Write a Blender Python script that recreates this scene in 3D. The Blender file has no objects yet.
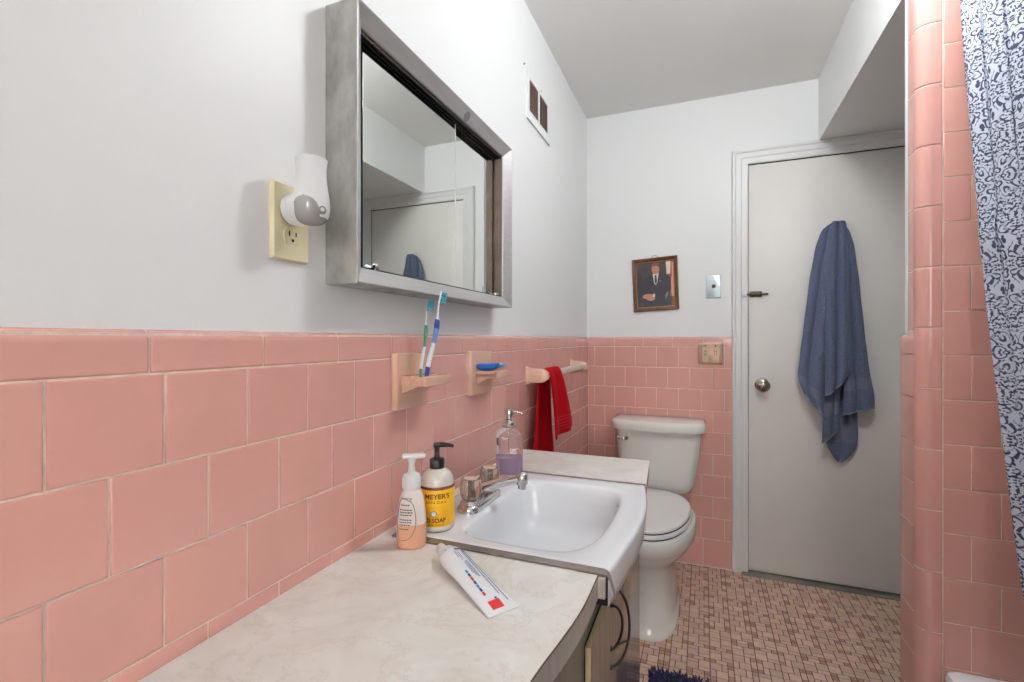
import bpy, bmesh, math, random
from mathutils import Vector, Matrix
random.seed(7)
PI = math.pi
SC = bpy.context.scene
COL = SC.collection

# ------------------------------------------------------------------ camera
FPX, YAW, CX, CY = 477.25, 0.3805, 512.0, 338.9
CAM = Vector((0.6, 0.0, 1.17))
cam = bpy.data.cameras.new('camera'); co = bpy.data.objects.new('camera', cam); COL.objects.link(co)
co.location = CAM; co.rotation_euler = (PI/2, 0, YAW)
cam.sensor_width = 36; cam.lens = FPX/1024*36
cam.shift_y = -(341-CY)/1024
cam.clip_start = 0.02
SC.camera = co

# ------------------------------------------------------------------ materials
def s2l(c):
    return tuple(((v/255)/12.92 if v/255 <= .04045 else ((v/255+.055)/1.055)**2.4) for v in c)

class NT:
    def __init__(s, m):
        s.t = m.node_tree; s.n = s.t.nodes; s.l = s.t.links
    def add(s, ty, **k):
        n = s.n.new(ty)
        for a, b in k.items():
            if a == 'inp':
                for i, v in b.items(): n.inputs[i].default_value = v
            else: setattr(n, a, b)
        return n
    def link(s, a, b): s.l.new(a, b)

def mat(name, col, rough=.5, metal=0., var=0.0, vscale=8., bump=0., bscale=60., coat=0., trans=0., ior=1.45,
        spec=None, sheen=0., emit=None, estr=0., stretch=(1, 1, 1), tone=False, rvar=0.0, alpha=1., dark=None):
    m = bpy.data.materials.new(name); m.use_nodes = True
    g = NT(m); b = g.n['Principled BSDF']
    c = s2l(col)
    b.inputs['Base Color'].default_value = (*c, 1)
    b.inputs['Roughness'].default_value = rough
    b.inputs['Metallic'].default_value = metal
    b.inputs['IOR'].default_value = ior
    b.inputs['Coat Weight'].default_value = coat
    b.inputs['Coat Roughness'].default_value = .06
    b.inputs['Transmission Weight'].default_value = trans
    b.inputs['Sheen Weight'].default_value = sheen
    b.inputs['Alpha'].default_value = alpha
    if spec is not None: b.inputs['Specular IOR Level'].default_value = spec
    if emit: b.inputs['Emission Color'].default_value = (*s2l(emit), 1); b.inputs['Emission Strength'].default_value = estr
    tc = g.add('ShaderNodeTexCoord'); mp = g.add('ShaderNodeMapping'); mp.inputs['Scale'].default_value = stretch
    g.link(tc.outputs['Object'], mp.inputs['Vector'])
    last = None
    if var or dark:
        nz = g.add('ShaderNodeTexNoise', inp={'Scale': vscale, 'Detail': 5, 'Roughness': .6})
        g.link(mp.outputs['Vector'], nz.inputs['Vector'])
        cr = g.add('ShaderNodeMix', data_type='RGBA')
        d = s2l(dark) if dark else tuple(v*(1-var) for v in c)
        l = c if dark else tuple(min(1, v*(1+var)) for v in c)
        cr.inputs['A'].default_value = (*d, 1); cr.inputs['B'].default_value = (*l, 1)
        mr = g.add('ShaderNodeMapRange', inp={'From Min': .35, 'From Max': .65})
        g.link(nz.outputs['Fac'], mr.inputs['Value']); g.link(mr.outputs['Result'], cr.inputs['Factor'])
        last = cr.outputs['Result']
    if tone:
        at = g.add('ShaderNodeAttribute', attribute_name='tone')
        mx = g.add('ShaderNodeMix', data_type='RGBA', blend_type='MULTIPLY'); mx.inputs['Factor'].default_value = 1
        if last: g.link(last, mx.inputs['A'])
        else: mx.inputs['A'].default_value = (*c, 1)
        g.link(at.outputs['Color'], mx.inputs['B']); last = mx.outputs['Result']
    if last: g.link(last, b.inputs['Base Color'])
    if bump:
        n2 = g.add('ShaderNodeTexNoise', inp={'Scale': bscale, 'Detail': 3})
        g.link(mp.outputs['Vector'], n2.inputs['Vector'])
        bp = g.add('ShaderNodeBump', inp={'Strength': bump, 'Distance': .002}); g.link(n2.outputs['Fac'], bp.inputs['Height'])
        g.link(bp.outputs['Normal'], b.inputs['Normal'])
    if rvar:
        n3 = g.add('ShaderNodeTexNoise', inp={'Scale': 22, 'Detail': 6}); g.link(mp.outputs['Vector'], n3.inputs['Vector'])
        m3 = g.add('ShaderNodeMapRange', inp={'From Min': .3, 'From Max': .7, 'To Min': max(.02, rough-rvar), 'To Max': rough+rvar})
        g.link(n3.outputs['Fac'], m3.inputs['Value']); g.link(m3.outputs['Result'], b.inputs['Roughness'])
    return m

PINK = (215, 160, 149)
M = {}
M['paint'] = mat('white_paint', (241, 241, 240), .38, bump=.10, bscale=55, spec=.35)
M['ceil'] = mat('ceiling_paint', (245, 243, 240), .8, bump=.05, bscale=120)
M['trim'] = mat('cream_trim_paint', (234, 233, 231), .35, bump=.1, bscale=30)
M['door'] = mat('cream_door_paint', (240, 236, 231), .4, var=.02, vscale=3, bump=.12, bscale=18)
M['tile'] = mat('pink_glazed_tile', PINK, .12, tone=True, var=.03, vscale=5, bump=.03, bscale=30, coat=.25, spec=.5)
M['grout'] = mat('pale_grout', (226, 204, 190), .8, var=.1, vscale=40)
M['groutfloor'] = mat('brown_floor_grout', (112, 72, 56), .85, var=.2, vscale=30)
M['floortile'] = mat('mottled_floor_tile', (214, 184, 166), .4, tone=True, var=.09, vscale=60)
M['holder'] = mat('peach_ceramic', (216, 172, 150), .18, coat=.3, var=.02)
M['porc'] = mat('white_porcelain', (236, 237, 240), .08, coat=.5)
M['toilet'] = mat('toilet_porcelain', (239, 237, 231), .1, coat=.4)
M['seat'] = mat('toilet_seat_plastic', (238, 235, 232), .2)
M['gap'] = mat('dark_gap', (30, 27, 25), .8)  # near-black, stands for shade in narrow gaps between parts
M['chrome'] = mat('chrome', (215, 215, 215), .12, 1., rvar=.06)
M['steel'] = mat('tarnished_steel', (172, 171, 168), .42, .65, var=.22, vscale=26, rvar=.12, stretch=(1, 1, .45), bump=.06, bscale=90)
M['steel2'] = mat('brushed_steel_face', (186, 184, 182), .42, .55, var=.06, vscale=40, rvar=.08, stretch=(3, .3, 3))
M['darkmetal'] = mat('dark_channel', (40, 36, 32), .5, .3)
M['wooddk'] = mat('brown_channel_wood', (118, 104, 88), .6, var=.15, vscale=20)
M['mirror'] = mat('mirror_glass', (236, 240, 236), .015, 1.)
M['ivory'] = mat('ivory_plastic', (222, 212, 176), .3, var=.02)
M['white'] = mat('white_plastic', (232, 232, 232), .3)
M['black'] = mat('black_plastic', (22, 21, 22), .3)
M['slot'] = mat('slot_black', (18, 14, 12), .6)
M['vent'] = mat('brown_vent_mesh', (126, 108, 96), .7, var=.2, vscale=90)
M['gray_lens'] = mat('grey_lens', (150, 148, 146), .15, coat=.5)
M['counter_edge'] = mat('counter_edge_laminate', (182, 176, 168), .28, var=.1, vscale=16, stretch=(6, 6, .5), metal=.25)
M['cab'] = mat('greyed_cabinet_wood', (138, 130, 120), .35, var=.2, vscale=14, stretch=(6, 6, .35), coat=.3)
M['cabdoor'] = mat('tan_cabinet_wood', (152, 132, 114), .24, var=.13, vscale=14, stretch=(7, 7, .3), coat=.45)
M['dooredge'] = mat('cream_door_edge', (164, 148, 112), .5, var=.12, vscale=20)
M['towel'] = mat('slate_blue_terry', (98, 108, 136), .95, var=.16, vscale=160, bump=1., bscale=420, sheen=.15)
M['towelband'] = mat('slate_blue_flat_band', (112, 119, 142), .8, var=.08, vscale=90, bump=.3, bscale=300, stretch=(.3, 1, 4))
M['red'] = mat('red_terry', (180, 10, 24), .95, var=.15, vscale=90, bump=.6, bscale=420, spec=.1)
M['bar'] = mat('cream_bar', (236, 226, 214), .3)
M['navy'] = mat('navy_shag', (26, 22, 84), .9, var=.3, vscale=70, sheen=.3)
M['lotion'] = mat('translucent_bottle', (238, 226, 220), .22, coat=.3)
M['peach'] = mat('peach_liquid', (216, 160, 130), .25, coat=.3)
M['milk'] = mat('clear_bottle_shoulder', (222, 214, 204), .18, coat=.4)
M['amber'] = mat('amber_soap_line', (128, 62, 34), .25, coat=.4)
M['yellow'] = mat('yellow_label', (246, 186, 26), .4)
M['ink'] = mat('brown_ink', (112, 56, 24), .6)
M['grayink'] = mat('grey_ink', (84, 84, 96), .6)
M['blueink'] = mat('blue_ink', (46, 66, 132), .5)
M['redink'] = mat('red_ink', (214, 44, 42), .5)
M['tealink'] = mat('teal_ink', (60, 150, 180), .5)
M['tubewhite'] = mat('toothpaste_white', (238, 240, 242), .3)
M['brushblue'] = mat('brush_blue', (44, 66, 160), .3)
M['brushlt'] = mat('brush_pale_blue', (122, 150, 212), .3)
M['brushteal'] = mat('brush_teal', (88, 178, 196), .5)
M['brushgreen'] = mat('brush_green', (70, 148, 112), .3)
M['sponge'] = mat('deep_blue_plastic', (24, 92, 172), .35)
M['spongelt'] = mat('light_blue_plastic', (112, 178, 232), .35)
M['framewood'] = mat('dark_frame_wood', (98, 60, 38), .35, var=.25, vscale=30, coat=.3)
M['gold'] = mat('gilt_line', (176, 132, 72), .4, .4)
M['plate'] = mat('taupe_metal_plate', (176, 146, 124), .3, .3)
M['bluegrey'] = mat('pale_blue_grey_plate', (190, 203, 208), .3, .25)
M['brass'] = mat('aged_brass', (92, 80, 66), .3, .9)
M['knobm'] = mat('satin_nickel', (172, 162, 148), .2, 1.)
M['purple'] = mat('lilac_liquid', (216, 194, 228), .05, trans=.5, ior=1.1)
M['glass'] = mat('clear_glass', (250, 248, 252), .02, trans=1., ior=1.12, coat=.6)
M['acrylic'] = mat('smoky_acrylic', (240, 222, 208), .06, trans=.85, ior=1.3)
M['cappale'] = mat('pearl_knob_cap', (218, 198, 178), .25, coat=.4)
M['sky'] = mat('lamp_glass', (255, 252, 246), .3, emit=(243, 250, 253), estr=72.)
M['threshold'] = mat('grey_metal_threshold', (150, 146, 138), .45, .5, var=.15)
M['hem'] = mat('pale_blue_hem', (138, 142, 162), .8)
M['rim'] = mat('brown_grey_metal', (138, 128, 120), .4, .5, var=.2, vscale=30)
M['caulk'] = mat('caulk', (224, 212, 200), .7)

def counter_material():
    m = bpy.data.materials.new('cream_marbled_laminate'); m.use_nodes = True; g = NT(m); b = g.n['Principled BSDF']
    tc = g.add('ShaderNodeTexCoord')
    n1 = g.add('ShaderNodeTexNoise', inp={'Scale': 9, 'Detail': 8, 'Roughness': .62, 'Distortion': .8}); g.link(tc.outputs['Object'], n1.inputs['Vector'])
    r = g.add('ShaderNodeValToRGB'); g.link(n1.outputs['Fac'], r.inputs['Fac'])
    e = r.color_ramp.elements
    e[0].position = .30; e[0].color = (*s2l((221, 217, 209)), 1)
    e[1].position = .72; e[1].color = (*s2l((238, 238, 234)), 1)
    x = r.color_ramp.elements.new(.5); x.color = (*s2l((230, 227, 219)), 1)
    n2 = g.add('ShaderNodeTexNoise', inp={'Scale': 4, 'Detail': 9, 'Roughness': .7, 'Distortion': 1.8}); g.link(tc.outputs['Object'], n2.inputs['Vector'])
    v = g.add('ShaderNodeMath', operation='SUBTRACT'); v.inputs[1].default_value = .5; g.link(n2.outputs['Fac'], v.inputs[0])
    a = g.add('ShaderNodeMath', operation='ABSOLUTE'); g.link(v.outputs[0], a.inputs[0])
    mr = g.add('ShaderNodeMapRange', inp={'From Min': 0., 'From Max': .025, 'To Min': .35, 'To Max': 0.}); g.link(a.outputs[0], mr.inputs['Value'])
    mx = g.add('ShaderNodeMix', data_type='RGBA'); mx.inputs['B'].default_value = (*s2l((208, 192, 172)), 1)
    g.link(r.outputs['Color'], mx.inputs['A']); g.link(mr.outputs['Result'], mx.inputs['Factor']); g.link(mx.outputs['Result'], b.inputs['Base Color'])
    b.inputs['Roughness'].default_value = .33
    return m
M['counter'] = counter_material()

def curtain_material():
    m = bpy.data.materials.new('navy_scroll_print'); m.use_nodes = True; g = NT(m); b = g.n['Principled BSDF']
    uv = g.add('ShaderNodeUVMap', uv_map='UVMap')
    sp = g.add('ShaderNodeSeparateXYZ'); g.link(uv.outputs['UV'], sp.inputs[0])
    pp = g.add('ShaderNodeMath', operation='PINGPONG'); pp.inputs[1].default_value = .085; g.link(sp.outputs['X'], pp.inputs[0])
    py = g.add('ShaderNodeMath', operation='PINGPONG'); py.inputs[1].default_value = .19; g.link(sp.outputs['Y'], py.inputs[0])
    cb = g.add('ShaderNodeCombineXYZ'); g.link(pp.outputs[0], cb.inputs['X']); g.link(py.outputs[0], cb.inputs['Y'])
    nz = g.add('ShaderNodeTexNoise', inp={'Scale': 22, 'Detail': 1}); g.link(cb.outputs[0], nz.inputs['Vector'])
    sc = g.add('ShaderNodeVectorMath', operation='SCALE'); sc.inputs['Scale'].default_value = .035; g.link(nz.outputs['Color'], sc.inputs[0])
    ad = g.add('ShaderNodeVectorMath', operation='ADD'); g.link(cb.outputs[0], ad.inputs[0]); g.link(sc.outputs[0], ad.inputs[1])
    vo = g.add('ShaderNodeTexVoronoi', inp={'Scale': 52, 'Randomness': .85}); g.link(ad.outputs[0], vo.inputs['Vector'])
    # spiral: angle of the cell-local offset plus radius
    sb = g.add('ShaderNodeVectorMath', operation='SUBTRACT'); g.link(ad.outputs[0], sb.inputs[0]); g.link(vo.outputs['Position'], sb.inputs[1])
    s2 = g.add('ShaderNodeSeparateXYZ'); g.link(sb.outputs[0], s2.inputs[0])
    an = g.add('ShaderNodeMath', operation='ARCTAN2'); g.link(s2.outputs['Y'], an.inputs[0]); g.link(s2.outputs['X'], an.inputs[1])
    ml = g.add('ShaderNodeMath', operation='MULTIPLY'); ml.inputs[1].default_value = 12.; g.link(vo.outputs['Distance'], ml.inputs[0])
    sm = g.add('ShaderNodeMath', operation='ADD'); g.link(ml.outputs[0], sm.inputs[0]); g.link(an.outputs[0], sm.inputs[1])
    sn = g.add('ShaderNodeMath', operation='SINE'); g.link(sm.outputs[0], sn.inputs[0])
    st = g.add('ShaderNodeMapRange', inp={'From Min': .2, 'From Max': .5}); g.link(sn.outputs[0], st.inputs['Value'])
    n5 = g.add('ShaderNodeTexNoise', inp={'Scale': 170, 'Detail': 1}); g.link(cb.outputs[0], n5.inputs['Vector'])
    s5 = g.add('ShaderNodeMapRange', inp={'From Min': .50, 'From Max': .54}); g.link(n5.outputs['Fac'], s5.inputs['Value'])
    n6 = g.add('ShaderNodeTexNoise', inp={'Scale': 14, 'Detail': 1}); g.link(cb.outputs[0], n6.inputs['Vector'])
    s6 = g.add('ShaderNodeMapRange', inp={'From Min': .46, 'From Max': .5}); g.link(n6.outputs['Fac'], s6.inputs['Value'])
    mm = g.add('ShaderNodeMix', data_type='FLOAT'); g.link(s6.outputs['Result'], mm.inputs['Factor']); g.link(st.outputs['Result'], mm.inputs['A']); g.link(s5.outputs['Result'], mm.inputs['B'])
    mx = g.add('ShaderNodeMix', data_type='RGBA'); mx.inputs['A'].default_value = (*s2l((204, 210, 224)), 1); mx.inputs['B'].default_value = (*s2l((62, 67, 94)), 1)
    g.link(mm.outputs['Result'], mx.inputs['Factor']); g.link(mx.outputs['Result'], b.inputs['Base Color'])
    b.inputs['Roughness'].default_value = .75
    return m
M['curtain'] = curtain_material()

# ------------------------------------------------------------------ scene helpers
def origin(o):
    v = Vector((0, 0, 0))
    while o is not None:
        v += o.location; o = o.parent
    return v

def thing(name, label, cat, loc, group=None):
    o = bpy.data.objects.new(name, None); COL.objects.link(o); o.location = loc; o.empty_display_size = .03
    o['label'] = label; o['category'] = cat
    if group: o['group'] = group
    return o

def obj(name, bm, m, parent=None, loc=None, ang=40, label=None, smooth=True, wn=False):
    """bm is in world coordinates; becomes one mesh object"""
    org = Vector(loc) if loc else Vector((0, 0, 0))
    base = origin(parent) if parent else Vector((0, 0, 0))
    if loc is None: org = base
    bmesh.ops.recalc_face_normals(bm, faces=bm.faces) if id(bm) not in KEEP else KEEP.discard(id(bm))
    me = bpy.data.meshes.new(name); 
    bmesh.ops.translate(bm, vec=-org, verts=bm.verts)
    bm.to_mesh(me); bm.free()
    for k in (m if isinstance(m, (list, tuple)) else [m]): me.materials.append(k)
    if smooth:
        for p in me.polygons: p.use_smooth = True
        me.set_sharp_from_angle(angle=math.radians(ang))
    o = bpy.data.objects.new(name, me); COL.objects.link(o)
    o.location = org-base
    if parent: o.parent = parent
    if label: o['label'] = label
    if wn:
        md = o.modifiers.new('wn', 'WEIGHTED_NORMAL'); md.keep_sharp = True; md.weight = 100
    return o

def tag(o, label, cat, group=None):
    o['label'] = label; o['category'] = cat
    if group: o['group'] = group
    return o

def struct(name, bm, m, parent=None, **k):
    o = obj(name, bm, m, parent, **k)
    if not parent: o['kind'] = 'structure'
    return o

KEEP = set()
def BM(): return bmesh.new()

def box(bm, x0, x1, y0, y1, z0, z1, bev=0., mi=0, seg=2, rot=None, piv=None):
    r = bmesh.ops.create_cube(bm, size=1.)
    vs = r['verts']
    bmesh.ops.scale(bm, vec=(x1-x0, y1-y0, z1-z0), verts=vs)
    bmesh.ops.translate(bm, vec=((x0+x1)/2, (y0+y1)/2, (z0+z1)/2), verts=vs)
    fs = set(f for v in vs for f in v.link_faces)
    if bev:
        es = list(set(e for v in vs for e in v.link_edges))
        rb = bmesh.ops.bevel(bm, geom=es, offset=bev, segments=seg, profile=.5, affect='EDGES', clamp_overlap=True)
        fs = set(rb['faces']) | set(f for f in fs if f.is_valid)
        vs = list(set(v for f in fs for v in f.verts))
    for f in fs: f.material_index = mi
    if rot is not None: bmesh.ops.transform(bm, matrix=Matrix.Translation(piv) @ rot @ Matrix.Translation(-Vector(piv)), verts=vs)
    return vs

def frame_of(d):
    d = Vector(d).normalized(); up = Vector((0, 0, 1)) if abs(d.z) < .95 else Vector((0, 1, 0))
    a = d.cross(up).normalized(); b = d.cross(a).normalized()
    return a, b

def loft(bm, rings, closed=True, cap0=True, cap1=True, mi=0):
    V = [[bm.verts.new(p) for p in r] for r in rings]
    n = len(V[0]); F = []
    for i in range(len(V)-1):
        for j in range(n if closed else n-1):
            k = (j+1) % n
            f = bm.faces.new((V[i][j], V[i][k], V[i+1][k], V[i+1][j])); f.material_index = mi; F.append(f)
    if closed:
        if cap0: f = bm.faces.new(V[0][::-1]); f.material_index = mi; F.append(f)
        if cap1: f = bm.faces.new(V[-1]); f.material_index = mi; F.append(f)
    return F

def lathe(bm, c, prof, ax=(0, 0, 1), n=32, mi=0, cap0=True, cap1=True, sx=1., sy=1.):
    """prof: list (radius, height) along ax"""
    ax = Vector(ax).normalized()
    if abs(ax.z) > .99: a, b = Vector((1, 0, 0)), Vector((0, 1, 0))
    else: a, b = frame_of(ax)
    c = Vector(c)
    rings = [[c+ax*h+(a*math.cos(2*PI*i/n)*sx+b*math.sin(2*PI*i/n)*sy)*max(r, 1e-5) for i in range(n)] for r, h in prof]
    return loft(bm, rings, True, cap0, cap1, mi)

def tube(bm, pts, r, n=12, mi=0, closed=False):
    pts = [Vector(p) for p in pts]; N = len(pts)
    rr = r if isinstance(r, (list, tuple)) else [r]*N
    rings = []; pa = None
    for i, p in enumerate(pts):
        if closed: d = pts[(i+1) % N]-pts[i-1]
        else: d = pts[min(i+1, N-1)]-pts[max(i-1, 0)]
        d.normalize()
        if pa is None: a, b = frame_of(d)
        else:
            a = (pa-d*pa.dot(d)).normalized(); b = d.cross(a)
        pa = a
        rings.append([p+(a*math.cos(2*PI*k/n)+b*math.sin(2*PI*k/n))*rr[i] for k in range(n)])
    if closed: rings.append(rings[0]); return loft(bm, rings, True, False, False, mi)
    return loft(bm, rings, True, True, True, mi)

def catmull(pts, n=8, closed=False):
    P = [Vector(p) for p in pts]; N = len(P); out = []
    rng = N if closed else N-1
    for i in range(rng):
        if closed: p0, p1, p2, p3 = P[i-1], P[i], P[(i+1) % N], P[(i+2) % N]
        else: p0, p1, p2, p3 = P[max(i-1, 0)], P[i], P[i+1], P[min(i+2, N-1)]
        for k in range(n):
            t = k/n
            out.append(.5*((2*p1)+(p2-p0)*t+(2*p0-5*p1+4*p2-p3)*t*t+(3*p1-p0-3*p2+p3)*t**3))
    if not closed: out.append(P[-1])
    return out

def prism(bm, poly, z0, z1, mp, mi=0, bev=0):
    """poly 2D; mp(u,v,w) -> world"""
    lo = [bm.verts.new(mp(u, v, z0)) for u, v in poly]; hi = [bm.verts.new(mp(u, v, z1)) for u, v in poly]
    n = len(poly); F = [bm.faces.new(lo[::-1]), bm.faces.new(hi)]
    for i in range(n):
        F.append(bm.faces.new((lo[i], lo[(i+1) % n], hi[(i+1) % n], hi[i])))
    for f in F: f.material_index = mi
    return F

def rrect(w, h, r, n=5):
    """rounded rectangle outline centred"""
    out = []
    for cx, cy, a0 in ((w/2-r, h/2-r, 0), (-w/2+r, h/2-r, PI/2), (-w/2+r, -h/2+r, PI), (w/2-r, -h/2+r, 1.5*PI)):
        for k in range(n+1):
            a = a0+PI/2*k/n; out.append((cx+r*math.cos(a), cy+r*math.sin(a)))
    return out

def ell(cx, cy, rx, ry, n=20):
    return [(cx+rx*math.cos(2*PI*i/n), cy+ry*math.sin(2*PI*i/n)) for i in range(n)]

def text_geo(s, size=1., bold=0.):
    c = bpy.data.curves.new('lettering', 'FONT'); c.body = s; c.size = size; c.align_x = 'CENTER'; c.align_y = 'CENTER'; c.offset = bold; c.resolution_u = 3
    o = bpy.data.objects.new('lettering', c); COL.objects.link(o); bpy.context.view_layer.update()
    me = bpy.data.meshes.new_from_object(o.evaluated_get(bpy.context.evaluated_depsgraph_get()))
    vs = [(v.co.x, v.co.y) for v in me.vertices]; fs = [tuple(p.vertices) for p in me.polygons]
    bpy.data.objects.remove(o); bpy.data.curves.remove(c); bpy.data.meshes.remove(me)
    return vs, fs

def put_text(bm, s, size, mp, du=0, dv=0, w=None, mi=0, bold=0.):
    vs, fs = text_geo(s, size, bold)
    k = 1.
    if w:
        ext = max(v[0] for v in vs)-min(v[0] for v in vs); k = w/ext
    V = [bm.verts.new(mp(v[0]*k+du, v[1]+dv)) for v in vs]
    for f in fs:
        try: q = bm.faces.new([V[i] for i in f]); q.material_index = mi
        except ValueError: pass

# ------------------------------------------------------------------ tiled surfaces
G = .0012   # half a grout joint
def tile_surface(bm, mp, rects, depth=.0016):
    """rects (u0,u1,v0,v1) in the plane; mp(u,v,w): w = out of the wall.  Cushion-edged tiles"""
    tl = bm.loops.layers.float_color.get('tone') or bm.loops.layers.float_color.new('tone')
    for (u0, u1, v0, v1) in rects:
        u0 += G; u1 -= G; v0 += G; v1 -= G
        if u1-u0 < .004 or v1-v0 < .004: continue
        t = random.uniform(.965, 1.03); col = (t, t*random.uniform(.985, 1.01), t*random.uniform(.985, 1.01), 1)
        R = []
        for ins, w in ((0, -depth), (.0004, -.0007), (.0014, -.0001), (.0032, 0)):
            R.append([bm.verts.new(mp(*q, w)) for q in ((u0+ins, v0+ins), (u1-ins, v0+ins), (u1-ins, v1-ins), (u0+ins, v1-ins))])
        F = [bm.faces.new(R[3])]
        for i in range(3):
            for j in range(4):
                F.append(bm.faces.new((R[i][j], R[i][(j+1) % 4], R[i+1][(j+1) % 4], R[i+1][j])))
        for f in F:
            for l in f.loops: l[tl] = col

def bond(u_lo, u_hi, offs, pitch, zA, vp, kmin, kmax, zmin, zmax, last=None):
    """running-bond rects; row k lies between zA-k*vp and zA-(k+1)*vp; offs[k%2] is a joint position"""
    out = []
    for k in range(kmin, kmax+1):
        v1 = min(zmax, zA-k*vp); v0 = max(zmin, zA-(k+1)*vp)
        if last is not None and k == kmax: v0 = last
        if v1-v0 < .006: continue
        j = math.floor((u_lo-offs[k % 2])/pitch)
        while offs[k % 2]+j*pitch < u_hi:
            a = max(u_lo, offs[k % 2]+j*pitch); b = min(u_hi, offs[k % 2]+(j+1)*pitch)
            if b-a > .006: out.append((a, b, v0, v1))
            j += 1
    return out

def set_cuts(out, u0, u1): return [r for r in out if not (r[0] >= u1 or r[1] <= u0)]

def cap_row(bm, mp, u_lo, u_hi, off, pitch, z0, z1, back):
    tl = bm.loops.layers.float_color.get('tone') or bm.loops.layers.float_color.new('tone')
    j = math.floor((u_lo-off)/pitch); h = z1-z0
    prof = [(z0+G, -.0016), (z0+G+.0012, -.0002), (z0+G+.003, 0), (z1-.015, 0)]
    for k in range(1, 8):
        a = PI/2*k/7; prof.append((z1-.015+.015*math.sin(a), -back*(1-math.cos(a))))
    while off+j*pitch < u_hi:
        a = max(u_lo, off+j*pitch)+G*.6; b = min(u_hi, off+(j+1)*pitch)-G*.6; j += 1
        if b-a < .004: continue
        t = random.uniform(.97, 1.03); rings = []
        for u, s in ((a, -.0012), (a+.001, -.0003), (a+.0025, 0), (b-.0025, 0), (b-.001, -.0003), (b, -.0012)):
            rings.append([bm.verts.new(mp(u, v, w+s)) for v, w in prof])
        for i in range(len(rings)-1):
            for q in range(len(prof)-1):
                f = bm.faces.new((rings[i][q], rings[i][q+1], rings[i+1][q+1], rings[i+1][q]))
                for l in f.loops: l[tl] = (t, t, t, 1)

ZA, VP, ZCAP = 1.129, .1098, 1.181
H = 2.414; BK = 2.653; YN = -2.3; XR = 1.92; TX = 1.151; PY0, PY1 = 1.49, 1.61
ZR = ZA-9*VP   # top of the base row

# ---- left wall
bm = BM(); box(bm, -.12, -.010, YN-.1, BK+.12, 0, H)
wl = struct('wall_left', bm, M['paint'], smooth=False)
bm = BM(); box(bm, -.0105, -.0016, YN, BK, 0, ZCAP-.004)
g = obj('tile_grout', bm, M['grout'], wl, smooth=False)
bm = BM(); mpL = lambda u, v, w: (w, u, v)
tile_surface(bm, mpL, bond(YN, BK, (.265, .320), .11244, ZA, VP, 0, 8, 0, ZA)+bond(YN, BK, (.265, .320), .11244, ZR, .20, 1, 1, 0, ZR, last=.0)
             + [(YN+i*.152, min(BK, YN+(i+1)*.152), 0.0, ZR) for i in range(24) if YN+i*.152 < BK])
cap_row(bm, mpL, YN, BK, .2047, .1559, ZA, ZCAP, .010)
obj('wall_tiles', bm, M['tile'], wl, ang=50, wn=True)
# ---- back wall
bm = BM()
box(bm, -.01, .81, BK+.010, BK+.12, 0, H); box(bm, .81, 1.53, BK+.010, BK+.12, 2.04, H); box(bm, 1.53, XR+.1, BK+.010, BK+.12, 0, H)
wb = struct('wall_back', bm, M['paint'], smooth=False)
bm = BM(); box(bm, -.001, .738, BK+.0016, BK+.011, 0, ZCAP-.004)
obj('tile_grout', bm, M['grout'], wb, smooth=False)
bm = BM(); mpB = lambda u, v, w: (u, BK-w, v)
tile_surface(bm, mpB, bond(0, .738, (.038, .0944), .1107, ZA, VP, 0, 8, 0, ZA)+[(a, min(.738, a+.152), 0, ZR) for a in (0.0, .145, .297, .449, .601)])
cap_row(bm, mpB, 0, .738, .149, .152, ZA, ZCAP, .010)
obj('wall_tiles', bm, M['tile'], wb, ang=50, wn=True)
# ---- right wall, near wall (window added for fill light)
bm = BM(); box(bm, XR, XR+.1, YN-.1, BK+.12, 0, H)
wr = struct('wall_right', bm, M['paint'], smooth=False)
bm = BM(); mpR = lambda u, v, w: (XR-.006-w, u, v)
box(bm, XR-.0076, XR+.001, -.03, PY0, .34, 1.9)
gr = obj('tile_grout', bm, M['grout'], wr, smooth=False)
bm = BM(); tile_surface(bm, mpR, bond(-.03, PY0, (.0, .055), .1107, ZA, VP, -7, 6, .36, ZA+7*VP))
obj('wall_tiles', bm, M['tile'], wr, ang=50, wn=True)
WX0, WX1, WZ0, WZ1 = .85, 1.75, 1.1, 2.1
bm = BM()
box(bm, 0, WX0, YN-.1, YN, 0, H); box(bm, WX1, XR, YN-.1, YN, 0, H); box(bm, WX0, WX1, YN-.1, YN, 0, WZ0); box(bm, WX0, WX1, YN-.1, YN, WZ1, H)
wn_ = struct('wall_near', bm, M['paint'], smooth=False)
bm = BM()
for a in ((WX0, WX0+.05, WZ0, WZ1), (WX1-.05, WX1, WZ0, WZ1), (WX0, WX1, WZ0, WZ0+.05), (WX0, WX1, WZ1-.05, WZ1), (WX0, WX1, 1.66, 1.70)):
    box(bm, a[0], a[1], YN-.07, YN-.03, a[2], a[3], .004)
w1 = struct('fill_window', bm, M['trim'])  # unseen window, added to bring fill light into the room
bm = BM(); box(bm, WX0+.04, WX1-.04, YN-.053, YN-.049, WZ0+.04, WZ1-.04)
obj('pane', bm, mat('window_glass', (250, 250, 250), .0, trans=1., ior=1.02), w1, smooth=False)
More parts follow.
